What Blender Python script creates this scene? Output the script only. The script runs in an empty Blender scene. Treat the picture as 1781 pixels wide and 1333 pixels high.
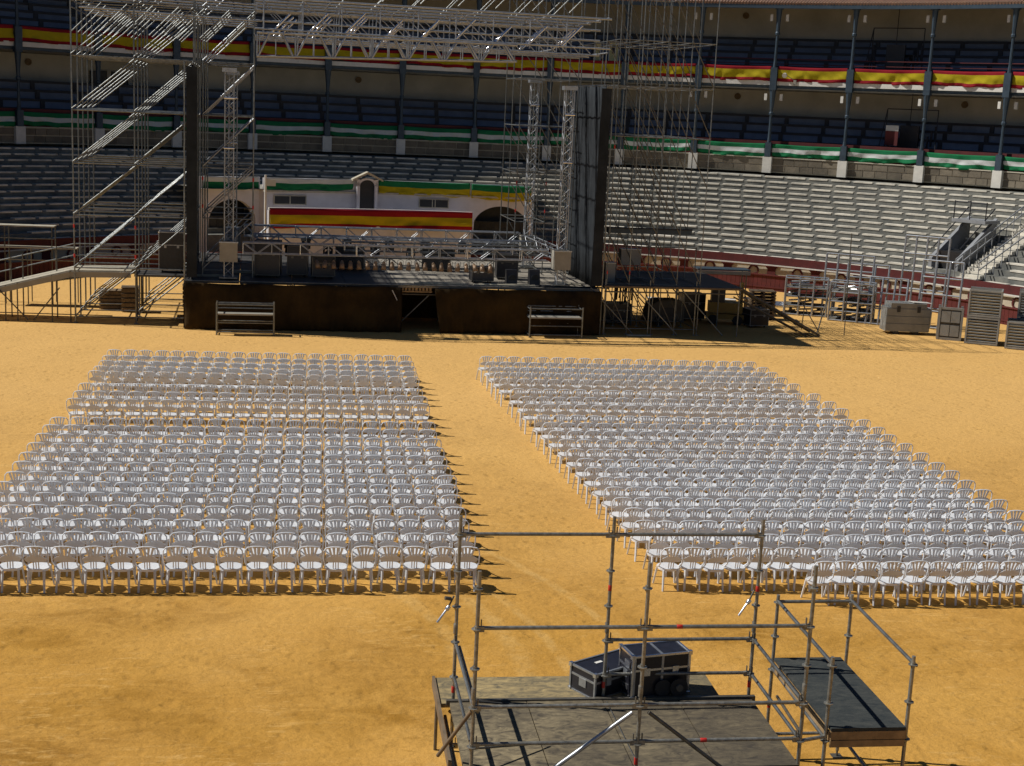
import bpy, bmesh, math, random
from mathutils import Vector, Matrix
random.seed(7)
S = bpy.context.scene
COL = S.collection
R_ = math.radians
sin, cos, pi = math.sin, math.cos, math.pi

# ------------------------------------------------------------------ camera
CAM_H = 8.93
cam_d = bpy.data.cameras.new('camera'); cam = bpy.data.objects.new('camera', cam_d); COL.objects.link(cam)
cam_d.sensor_width = 36.0; cam_d.lens = 36.0 * 2400 / 1781
cam_d.clip_start = 0.2; cam_d.clip_end = 2000
Fv = Vector((0.14000665, 0.97100795, -0.19375679)); Rv = Vector((0.98998949, -0.13374807, 0.04508061)); Uv = Vector((-0.01785903, 0.19812878, 0.98001329))
cam.matrix_world = Matrix(((Rv.x, Uv.x, -Fv.x, 0), (Rv.y, Uv.y, -Fv.y, 0), (Rv.z, Uv.z, -Fv.z, CAM_H), (0, 0, 0, 1)))
S.camera = cam
# ------------------------------------------------------------------ light
SUN = Vector((-0.88, 0.19, 1.0)).normalized()
W = bpy.data.worlds.new('World'); S.world = W; W.use_nodes = True
wn = W.node_tree
sky = wn.nodes.new('ShaderNodeTexSky'); sky.sky_type = 'NISHITA'; sky.sun_disc = False
sky.sun_elevation = math.asin(SUN.z); sky.sun_rotation = math.atan2(SUN.x, SUN.y)
sky.air_density = 0.7; sky.dust_density = 0.0; sky.ozone_density = 5.0; sky.altitude = 300
wn.nodes['Background'].inputs[1].default_value = 0.05
wn.links.new(sky.outputs[0], wn.nodes['Background'].inputs[0])
sd = bpy.data.lights.new('sun', 'SUN'); sd.energy = 5.0; sd.angle = R_(0.53); sd.color = (1.0, 0.965, 0.91)
sun = bpy.data.objects.new('sun', sd); COL.objects.link(sun); sun.rotation_euler = SUN.to_track_quat('Z', 'Y').to_euler()
S.view_settings.view_transform = 'Standard'; S.view_settings.look = 'None'; S.view_settings.gamma = 1.0
S.view_settings.exposure = -0.08; S.view_settings.use_curve_mapping = False

# ------------------------------------------------------------------ materials
def mat(name, col, rough=0.6, metal=0.0, var=0.25, scale=3.0, bump=0.0, bscale=None, col2=None, spec=0.5, rnd=0.0, detail=6.0):
    m = bpy.data.materials.new(name); m.use_nodes = True
    n = m.node_tree; b = n.nodes['Principled BSDF']
    b.inputs['Roughness'].default_value = rough; b.inputs['Metallic'].default_value = metal
    b.inputs['Specular IOR Level'].default_value = spec
    geo = n.nodes.new('ShaderNodeNewGeometry')
    nz = n.nodes.new('ShaderNodeTexNoise'); nz.inputs['Scale'].default_value = scale; nz.inputs['Detail'].default_value = detail
    nz.inputs['Roughness'].default_value = 0.65
    n.links.new(geo.outputs['Position'], nz.inputs['Vector'])
    mp = n.nodes.new('ShaderNodeMapRange'); mp.inputs[1].default_value = 0.3; mp.inputs[2].default_value = 0.7
    n.links.new(nz.outputs[0], mp.inputs[0])
    mx = n.nodes.new('ShaderNodeMix'); mx.data_type = 'RGBA'
    c2 = col2 or tuple(c * (1 - var) for c in col); c1 = col if col2 else tuple(min(1, c * (1 + var * 0.5)) for c in col)
    mx.inputs[6].default_value = (*c2, 1); mx.inputs[7].default_value = (*c1, 1)
    n.links.new(mp.outputs[0], mx.inputs[0])
    out = mx.outputs[2]
    if rnd:
        oi = n.nodes.new('ShaderNodeObjectInfo'); m2 = n.nodes.new('ShaderNodeMapRange')
        m2.inputs[3].default_value = 1 - rnd; m2.inputs[4].default_value = 1 + rnd * 0.4
        n.links.new(oi.outputs['Random'], m2.inputs[0])
        vm = n.nodes.new('ShaderNodeVectorMath'); vm.operation = 'SCALE'
        n.links.new(out, vm.inputs[0]); n.links.new(m2.outputs[0], vm.inputs['Scale']); out = vm.outputs[0]
    n.links.new(out, b.inputs['Base Color'])
    if bump:
        nb = n.nodes.new('ShaderNodeTexNoise'); nb.inputs['Scale'].default_value = bscale or scale * 4; nb.inputs['Detail'].default_value = 8
        n.links.new(geo.outputs['Position'], nb.inputs['Vector'])
        bp = n.nodes.new('ShaderNodeBump'); bp.inputs['Strength'].default_value = 1.0; bp.inputs['Distance'].default_value = bump
        n.links.new(nb.outputs[0], bp.inputs['Height']); n.links.new(bp.outputs[0], b.inputs['Normal'])
    return m

M = {}
M['white'] = mat('white_plastic', (0.80, 0.83, 0.86), 0.42, var=0.10, scale=2.0, rnd=0.10)
M['galv'] = mat('galvanised_steel', (0.25, 0.26, 0.25), 0.42, 0.75, var=0.4, scale=6, rnd=0.25)
M['galv_dark'] = mat('weathered_steel', (0.17, 0.155, 0.125), 0.5, 0.5, var=0.45, scale=5, rnd=0.2)
M['fgalv'] = mat('scaffold_tube_steel', (0.32, 0.31, 0.27), 0.45, 0.6, var=0.5, scale=14, rnd=0.15)
M['alu'] = mat('bright_aluminium', (0.75, 0.76, 0.78), 0.27, 0.95, var=0.2, scale=8)
M['alu_dull'] = mat('dull_aluminium', (0.42, 0.44, 0.46), 0.45, 0.8, var=0.25, scale=8)
M['red'] = mat('red_paint', (0.55, 0.03, 0.02), 0.5, var=0.2)
M['sunlit_yellow'] = mat('sunlit_doorway_yellow', (0.75, 0.62, 0.25), 0.6, var=.15)
M['deck_sunlit'] = mat('sunlit_stage_ply', (0.34, 0.30, 0.235), 0.7, col2=(0.20, 0.18, 0.15), scale=1.0)
M['black'] = mat('black_paint', (0.018, 0.018, 0.02), 0.45, var=0.3)
M['blackcase'] = mat('black_laminate', (0.016, 0.016, 0.022), 0.35, var=0.4, scale=9, bump=0.002, bscale=60)
M['cloth'] = mat('black_drape', (0.030, 0.034, 0.038), 0.95, var=0.4, scale=1.2, spec=0.1)
M['drape'] = mat('brown_black_drape', (0.065, 0.040, 0.014), 0.95, col2=(0.014, 0.010, 0.006), scale=0.55, spec=0.1, bump=0.03, bscale=2.2)
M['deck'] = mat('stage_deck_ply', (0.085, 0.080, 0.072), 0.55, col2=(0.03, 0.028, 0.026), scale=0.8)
M['fdeck'] = mat('dusty_deck_ply', (0.27, 0.20, 0.09), 0.75, col2=(0.018, 0.018, 0.018), scale=2.6, detail=10, bump=0.004, bscale=18)
M['fdeck2'] = mat('dusty_deck_ply_sandy', (0.36, 0.26, 0.11), 0.85, col2=(0.07, 0.068, 0.05), scale=2.4, detail=10, bump=0.004, bscale=18)
M['wdeck'] = mat('blue_grey_deck_ply', (0.048, 0.055, 0.052), 0.6, col2=(0.016, 0.021, 0.024), scale=2.5, detail=10, bump=0.003, bscale=20)
M['ply'] = mat('plywood_edge', (0.34, 0.22, 0.10), 0.8, var=0.4, scale=6)
M['plank'] = mat('pale_plank', (0.42, 0.38, 0.29), 0.8, var=0.25, scale=4)
M['sheet'] = mat('beige_sheet', (0.30, 0.28, 0.23), 0.7, var=0.15, scale=3)
M['barrier'] = mat('ox_red_boards', (0.095, 0.010, 0.009), 0.7, var=0.3, scale=2.5)
M['cream'] = mat('cream_plaster', (0.52, 0.46, 0.34), 0.85, var=0.18, scale=1.5)
M['whitewash'] = mat('whitewash', (0.60, 0.58, 0.60), 0.9, var=0.14, scale=1.2)
M['gallery_wall'] = mat('ochre_plaster', (0.44, 0.44, 0.41), 0.9, var=0.22, scale=0.5)
M['gallery_step'] = mat('shade_blue_steps', (0.14, 0.18, 0.26), 0.85, var=0.25, scale=1.3)  # blue cast of skylit shade put into the step colour
M['iron'] = mat('dark_blue_iron', (0.045, 0.07, 0.095), 0.5, 0.3, var=0.3)
M['darkiron'] = mat('black_iron', (0.016, 0.018, 0.026), 0.5, 0.2, var=0.3)
M['slabwhite'] = mat('white_cornice', (0.66, 0.64, 0.58), 0.8, var=0.12)
M['tier'] = mat('weathered_tier_stone', (0.26, 0.25, 0.21), 0.9, col2=(0.085, 0.09, 0.085), scale=1.1, detail=9, bump=0.02, bscale=3)
M['seatslab'] = mat('pale_seat_slab', (0.70, 0.655, 0.55), 0.85, var=0.4, scale=1.4, rnd=0.16)
M['block'] = mat('brown_masonry_block', (0.19, 0.16, 0.115), 0.9, var=0.35, scale=1.6, rnd=0.3, bump=0.01, bscale=8)
M['mortar'] = mat('pale_mortar', (0.46, 0.42, 0.33), 0.95, var=0.15)
M['pedestal'] = mat('white_pedestal', (0.62, 0.60, 0.54), 0.85, var=0.12)
M['tile'] = mat('clay_roof_tile', (0.36, 0.21, 0.13), 0.85, col2=(0.18, 0.12, 0.09), scale=3)
M['yellow'] = mat('yellow_cloth', (0.45, 0.36, 0.012), 0.85, var=0.12, scale=1.5, spec=0.2)
M['redcloth'] = mat('red_cloth', (0.26, 0.010, 0.018), 0.85, var=0.15, scale=1.5, spec=0.2)
M['green'] = mat('green_cloth', (0.012, 0.17, 0.065), 0.85, var=0.2, scale=1.5, spec=0.2)
M['whitecloth'] = mat('white_cloth', (0.60, 0.62, 0.60), 0.85, var=0.1, scale=1.5, spec=0.2)
M['crate'] = mat('grey_steel_crate', (0.27, 0.275, 0.26), 0.6, 0.2, var=0.25, scale=1.5)
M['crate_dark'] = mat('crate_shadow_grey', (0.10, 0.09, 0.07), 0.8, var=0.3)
M['wood'] = mat('stained_wood', (0.17, 0.12, 0.07), 0.8, var=0.4, scale=4)
M['machine'] = mat('machine_yellow', (0.24, 0.15, 0.02), 0.5, var=0.2)
M['concrete'] = mat('grey_concrete', (0.25, 0.26, 0.27), 0.85, var=0.2, scale=1.5)
M['glass'] = mat('lamp_glass', (0.75, 0.78, 0.85), 0.08, 0.9, var=0.1)
M['rubber'] = mat('rubber', (0.02, 0.02, 0.02), 0.8, var=0.2)
M['parcan'] = mat('tan_lamp_can', (0.26, 0.17, 0.10), 0.5, 0.2, var=0.2)
M['tread'] = mat('callejon_sand', (0.45, 0.34, 0.17), 0.95, var=0.2)

def translucent(m, f):
    n = m.node_tree; b = n.nodes['Principled BSDF']; o = n.nodes['Material Output']
    t = n.nodes.new('ShaderNodeBsdfTranslucent'); mx = n.nodes.new('ShaderNodeMixShader'); mx.inputs[0].default_value = f
    n.links.new(b.inputs['Base Color'].links[0].from_socket, t.inputs[0])
    n.links.new(b.outputs[0], mx.inputs[1]); n.links.new(t.outputs[0], mx.inputs[2]); n.links.new(mx.outputs[0], o.inputs[0])
translucent(M['white'], .22)
for k in ('yellow', 'redcloth', 'green', 'whitecloth'): translucent(M[k], .15)
def dusty(name, dark, dust, x0, x1, seed):
    m = bpy.data.materials.new(name); m.use_nodes = True
    n = m.node_tree; b = n.nodes['Principled BSDF']; L = n.links.new
    b.inputs['Roughness'].default_value = 0.8; b.inputs['Specular IOR Level'].default_value = 0.3
    geo = n.nodes.new('ShaderNodeNewGeometry')
    def nz(sc, det, dist, st):
        mp = n.nodes.new('ShaderNodeMapping'); mp.inputs['Scale'].default_value = st; mp.inputs['Location'].default_value = (seed, seed, 0)
        t = n.nodes.new('ShaderNodeTexNoise'); t.inputs['Scale'].default_value = sc; t.inputs['Detail'].default_value = det; t.inputs['Distortion'].default_value = dist; t.inputs['Roughness'].default_value = .7
        L(geo.outputs['Position'], mp.inputs[0]); L(mp.outputs[0], t.inputs[0]); return t.outputs[0]
    def rng(s_, a, b_, c, d):
        r = n.nodes.new('ShaderNodeMapRange'); r.inputs[1].default_value = a; r.inputs[2].default_value = b_; r.inputs[3].default_value = c; r.inputs[4].default_value = d; L(s_, r.inputs[0]); return r.outputs[0]
    def mul(a, c):
        x = n.nodes.new('ShaderNodeMath'); x.operation = 'MULTIPLY'; L(a, x.inputs[0]); L(c, x.inputs[1]); return x.outputs[0]
    sep = n.nodes.new('ShaderNodeSeparateXYZ'); L(geo.outputs['Position'], sep.inputs[0])
    f = mul(mul(rng(nz(.7, 4, .5, (1, 1, 1)), .25, .7, .25, 1), rng(nz(4, 12, 1.2, (1, 2.2, 1)), .35, .68, .08, 1)), rng(sep.outputs[0], x0, x1, 1.0, .32))
    mx = n.nodes.new('ShaderNodeMix'); mx.data_type = 'RGBA'; mx.inputs[6].default_value = (*dark, 1); mx.inputs[7].default_value = (*dust, 1); L(f, mx.inputs[0])
    sc = rng(nz(30, 3, 0, (.25, 3, 1)), .70, .76, 0, .35)
    m2 = n.nodes.new('ShaderNodeMix'); m2.data_type = 'RGBA'; L(sc, m2.inputs[0]); L(mx.outputs[2], m2.inputs[6]); m2.inputs[7].default_value = (.42, .38, .30, 1)
    L(m2.outputs[2], b.inputs['Base Color'])
    bp = n.nodes.new('ShaderNodeBump'); bp.inputs['Distance'].default_value = .006; L(nz(12, 8, 0, (1, 1, 1)), bp.inputs['Height']); L(bp.outputs[0], b.inputs['Normal'])
    return m
M['fdeck'] = dusty('dusty_deck_ply', (.045, .038, .030), (.42, .335, .19), 2.2, 5.2, 3.0)
M['fdeck2'] = dusty('dusty_deck_ply_sandy', (.09, .082, .06), (.60, .44, .19), 3.2, 6.0, 8.0)
M['wdeck'] = dusty('blue_grey_deck_ply', (.020, .026, .028), (.20, .19, .15), 0, 1, 5.0)
def sand_material():
    m = bpy.data.materials.new('arena_sand'); m.use_nodes = True
    n = m.node_tree; b = n.nodes['Principled BSDF']; L = n.links.new
    b.inputs['Roughness'].default_value = 0.95; b.inputs['Specular IOR Level'].default_value = 0.15
    geo = n.nodes.new('ShaderNodeNewGeometry')
    def noise(sc, det=6, stretch=None, rough=0.6, dist=0.0):
        t = n.nodes.new('ShaderNodeTexNoise'); t.inputs['Scale'].default_value = sc; t.inputs['Detail'].default_value = det
        t.inputs['Roughness'].default_value = rough; t.inputs['Distortion'].default_value = dist
        if stretch:
            mp = n.nodes.new('ShaderNodeMapping'); mp.inputs['Scale'].default_value = stretch[:3]; mp.inputs['Rotation'].default_value = (0, 0, stretch[3])
            L(geo.outputs['Position'], mp.inputs[0]); L(mp.outputs[0], t.inputs[0])
        else: L(geo.outputs['Position'], t.inputs[0])
        return t.outputs[0]
    def rng(s, a, b_, c=0.0, d=1.0):
        r = n.nodes.new('ShaderNodeMapRange'); r.inputs[1].default_value = a; r.inputs[2].default_value = b_; r.inputs[3].default_value = c; r.inputs[4].default_value = d
        L(s, r.inputs[0]); return r.outputs[0]
    def mix(f, a, b_):
        x = n.nodes.new('ShaderNodeMix'); x.data_type = 'RGBA'
        L(f, x.inputs[0])
        for s, i in ((a, 6), (b_, 7)):
            if isinstance(s, tuple): x.inputs[i].default_value = (*s, 1)
            else: L(s, x.inputs[i])
        return x.outputs[2]
    def math_(op, a, b_=None, c=None):
        x = n.nodes.new('ShaderNodeMath'); x.operation = op
        for s, i in ((a, 0), (b_, 1), (c, 2)):
            if s is None: continue
            if isinstance(s, (int, float)): x.inputs[i].default_value = s
            else: L(s, x.inputs[i])
        return x.outputs[0]
    base = mix(rng(noise(0.16, 5), 0.35, 0.65), (0.49, 0.252, 0.050), (0.60, 0.335, 0.085))
    low = rng(noise(0.22, 4, None, 0.6, 1.0), 0.42, 0.66)
    low2 = rng(noise(0.30, 4, (1.3, .8, 1, 1.0), 0.6, 1.5), 0.40, 0.62)
    base = mix(math_('MULTIPLY', low, rng(noise(0.8, 9, (1, 2.0, 1, 0.5), 0.65, 1.2), 0.38, 0.62, 0.15, 0.95)), base, (0.25, 0.115, 0.014))
    base = mix(math_('MULTIPLY', low2, rng(noise(1.7, 8, (1, 3.6, 1, -0.25), 0.62, 2.0), 0.54, 0.66, 0, 0.5)), base, (0.74, 0.47, 0.17))
    base = mix(rng(noise(2.6, 6, (1, 2.6, 1, 0.15), 0.6, 1.2), 0.60, 0.70, 0, 0.5), base, (0.27, 0.13, 0.02))
    base = mix(rng(noise(11, 6, None, 0.7), 0.40, 0.75, 0, 0.22), base, (0.30, 0.16, 0.035))
    # darker ground nearer the stands and the paler far end by the stage
    sep = n.nodes.new('ShaderNodeSeparateXYZ'); L(geo.outputs['Position'], sep.inputs[0])
    base = mix(rng(sep.outputs[1], 22, 42, 0.0, 0.75), mix(rng(noise(0.25, 4), 0.3, 0.7, 0.0, 0.35), base, (0.46, 0.235, 0.024)), (0.68, 0.415, 0.145))
    # wheel tracks pressed into the sand: curved paler bands
    wob = noise(1.5, 4)
    for cx, cy, rr, w in ((-5.45, 20.9, 9.0, 0.17), (-5.45, 20.9, 8.0, 0.15), (-8, 20, 12.3, 0.10), (-8, 20, 13.6, 0.10), (22, 58, 9.0, 0.10), (22, 62, 11.0, 0.1)):
        dx = math_('SUBTRACT', sep.outputs[0], cx); dy = math_('SUBTRACT', sep.outputs[1], cy)
        d = math_('SQRT', math_('ADD', math_('MULTIPLY', dx, dx), math_('MULTIPLY', dy, dy)))
        d = math_('ADD', d, math_('MULTIPLY', wob, 0.2))
        e = math_('ABSOLUTE', math_('SUBTRACT', d, rr))
        f = rng(e, w * 0.5, w * 1.3, 0.42, 0.0)
        f = math_('MULTIPLY', f, rng(noise(2.1, 6, None, 0.7), 0.38, 0.60))
        base = mix(f, base, (0.62, 0.40, 0.14))
    L(base, b.inputs['Base Color'])
    vo = n.nodes.new('ShaderNodeTexVoronoi'); vo.feature = 'SMOOTH_F1'; vo.inputs['Scale'].default_value = 4.6; vo.inputs['Randomness'].default_value = 1.0
    mpv = n.nodes.new('ShaderNodeMapping'); mpv.inputs['Scale'].default_value = (1.0, .75, 1); L(geo.outputs['Position'], mpv.inputs[0]); L(mpv.outputs[0], vo.inputs['Vector'])
    foot = math_('MULTIPLY', rng(vo.outputs['Distance'], 0.05, 0.34, -0.20, 0.0), rng(noise(0.5, 4), 0.40, 0.56))
    base = mix(math_('MULTIPLY', foot, -1.3), base, (0.30, 0.15, 0.03)); L(base, b.inputs['Base Color'])
    h = math_('ADD', foot, math_('MULTIPLY', noise(1.3, 8, (1, 1.8, 1, 0.4), 0.65), 1.0)); h = math_('ADD', h, math_('MULTIPLY', noise(6, 6, None, 0.6), 0.40))
    bp = n.nodes.new('ShaderNodeBump'); bp.inputs['Distance'].default_value = 0.07; bp.inputs['Strength'].default_value = 1.0
    L(h, bp.inputs['Height']); L(bp.outputs[0], b.inputs['Normal'])
    return m
M['sand'] = sand_material()

# ------------------------------------------------------------------ helpers
def mk_mesh(name, vs, fs, mats, fm=None, smooth=False):
    me = bpy.data.meshes.new(name); me.from_pydata(vs, [], fs)
    for m in (mats if isinstance(mats, (list, tuple)) else [mats]): me.materials.append(M[m])
    if fm: me.polygons.foreach_set('material_index', fm)
    if smooth: me.polygons.foreach_set('use_smooth', [True] * len(me.polygons))
    me.update(); return me
def link(name, me, parent=None, m=None):
    o = bpy.data.objects.new(name, me); COL.objects.link(o)
    if parent: o.parent = parent
    if m is not None: o.matrix_basis = m
    return o
def thing(name, label, cat, loc=(0, 0, 0), rz=0.0, group=None):
    o = bpy.data.objects.new(name, None); COL.objects.link(o); o.location = loc; o.rotation_euler = (0, 0, rz)
    o.empty_display_size = 0.2
    o['label'] = label; o['category'] = cat
    if group: o['group'] = group
    return o
def tag(o, label, cat, group=None):
    o['label'] = label; o['category'] = cat
    if group: o['group'] = group
    return o
def struct(o, k='structure'): o['kind'] = k; return o

_c = {}
def unit_cyl(mt, n=8):
    k = ('c', mt, n)
    if k not in _c:
        vs = [(cos(2*pi*i/n), sin(2*pi*i/n), z) for z in (0, 1) for i in range(n)]
        fs = [(i, (i+1) % n, n + (i+1) % n, n + i) for i in range(n)] + [tuple(range(n))[::-1], tuple(range(n, 2*n))]
        me = mk_mesh('tube_' + mt, vs, fs, mt); 
        me.polygons.foreach_set('use_smooth', [True]*n + [False]*2); _c[k] = me
    return _c[k]
BOXV = [(x, y, z) for x in (-.5, .5) for y in (-.5, .5) for z in (-.5, .5)]
BOXF = [(0, 1, 3, 2), (4, 6, 7, 5), (0, 4, 5, 1), (2, 3, 7, 6), (0, 2, 6, 4), (1, 5, 7, 3)]
def unit_box(mt):
    k = ('b', mt)
    if k not in _c: _c[k] = mk_mesh('block_' + mt, BOXV, BOXF, mt)
    return _c[k]
def tube(parent, name, p0, p1, r, mt='galv', n=8):
    p0 = Vector(p0); p1 = Vector(p1); d = p1 - p0
    q = d.to_track_quat('Z', 'Y').to_matrix().to_4x4()
    return link(name, unit_cyl(mt, n), parent, Matrix.Translation(p0) @ q @ Matrix.Diagonal((r, r, d.length, 1)))
def box(parent, name, c, s, mt, rot=(0, 0, 0)):
    from mathutils import Euler
    return link(name, unit_box(mt), parent, Matrix.Translation(c) @ Euler(rot).to_matrix().to_4x4() @ Matrix.Diagonal((*s, 1)))

class MB:
    """collects simple solids into one mesh"""
    def __init__(s): s.v = []; s.f = []; s.m = []
    def add(s, vs, fs, mi=0):
        o = len(s.v); s.v += [tuple(v) for v in vs]; s.f += [tuple(i + o for i in f) for f in fs]; s.m += [mi] * len(fs)
    def box(s, c, d, mi=0, rot=None):
        m = (rot or Matrix.Identity(3))
        s.add([Vector(c) + m @ Vector((v[0]*d[0], v[1]*d[1], v[2]*d[2])) for v in BOXV], BOXF, mi)
    def tube(s, p0, p1, r, mi=0, n=6, r1=None):
        p0 = Vector(p0); p1 = Vector(p1); q = (p1 - p0).to_track_quat('Z', 'Y')
        r1 = r if r1 is None else r1
        vs = [p0 + q @ Vector((r*cos(2*pi*i/n), r*sin(2*pi*i/n), 0)) for i in range(n)] + [p1 + q @ Vector((r1*cos(2*pi*i/n), r1*sin(2*pi*i/n), 0)) for i in range(n)]
        s.add(vs, [(i, (i+1) % n, n + (i+1) % n, n + i) for i in range(n)] + [tuple(range(n))[::-1], tuple(range(n, 2*n))], mi)
    def path(s, pts, r, mi=0, n=5, ry=None):
        pts = [Vector(p) for p in pts]; vs = []; k = len(pts); ry = ry or r
        for i, p in enumerate(pts):
            d = (pts[min(i+1, k-1)] - pts[max(i-1, 0)]).normalized()
            a = d.cross(Vector((0, 1, 0))); a = a.normalized() if a.length > 1e-4 else Vector((1, 0, 0)); b = d.cross(a)
            vs += [p + a * (r*cos(2*pi*j/n)) + b * (ry*sin(2*pi*j/n)) for j in range(n)]
        fs = [(i*n + j, i*n + (j+1) % n, (i+1)*n + (j+1) % n, (i+1)*n + j) for i in range(k-1) for j in range(n)]
        s.add(vs, fs + [tuple(range(n))[::-1], tuple(range((k-1)*n, k*n))], mi)
    def mesh(s, name, mats, smooth=False): return mk_mesh(name, s.v, s.f, mats, s.m, smooth)
    def build(s, name, mats, parent=None, smooth=False): return link(name, s.mesh(name, mats, smooth), parent)

# bullring centre
RX, RY = 7.164, 49.686
def rp(r, a, z=0.0): a = R_(a); return (RX + r*sin(a), RY + r*cos(a), z)
def ring_strip(name, prof, a0, a1, mt, parent=None, step=1.5, closed=False, smooth=False, disp=None, fm=None):
    n = max(1, int(round((a1 - a0) / step))); k = len(prof); vs = []
    for i in range(n + 1):
        a = a0 + (a1 - a0) * i / n
        for j, (r, z) in enumerate(prof):
            dr = disp(i / n, j / (k-1)) if disp else 0
            vs.append(rp(r + dr, a, z))
    fs = []; mi = []
    kk = k if closed else k - 1
    for i in range(n):
        for j in range(kk):
            j2 = (j + 1) % k
            fs.append((i*k + j, (i+1)*k + j, (i+1)*k + j2, i*k + j2)); mi.append(fm[j] if fm else 0)
    if closed: fs += [tuple(range(k)), tuple(range(n*k, (n+1)*k))[::-1]]; mi += [0, 0]
    return link(name, mk_mesh(name, vs, fs, mt, mi, smooth), parent)

# ------------------------------------------------------------------ ground
def ground():
    vs = []; fs = []; n = 96
    rings = [0, 3, 6, 9, 12, 15, 18, 21, 24, 27, 29.3]
    vs.append((RX, RY, 0))
    for r in rings[1:]:
        for i in range(n):
            x, y, z = rp(r, 360*i/n, 0)
            if y < RY: y = RY - (RY - y)*1.9
            vs.append((x, y, z))
    for i in range(n): fs.append((0, 1 + (i+1) % n, 1 + i))
    for k in range(len(rings) - 2):
        for i in range(n):
            a = 1 + k*n; b = a + n
            fs.append((a + i, a + (i+1) % n, b + (i+1) % n, b + i))
    o = struct(link('arena_sand', mk_mesh('arena_sand', vs, fs, 'sand')))
    g = MB(); g.add([(-900, -900, -.05), (900, -900, -.05), (900, 900, -.05), (-900, 900, -.05)], [(0, 1, 2, 3)])
    struct(g.build('ground', 'tread'))
ground()

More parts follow.
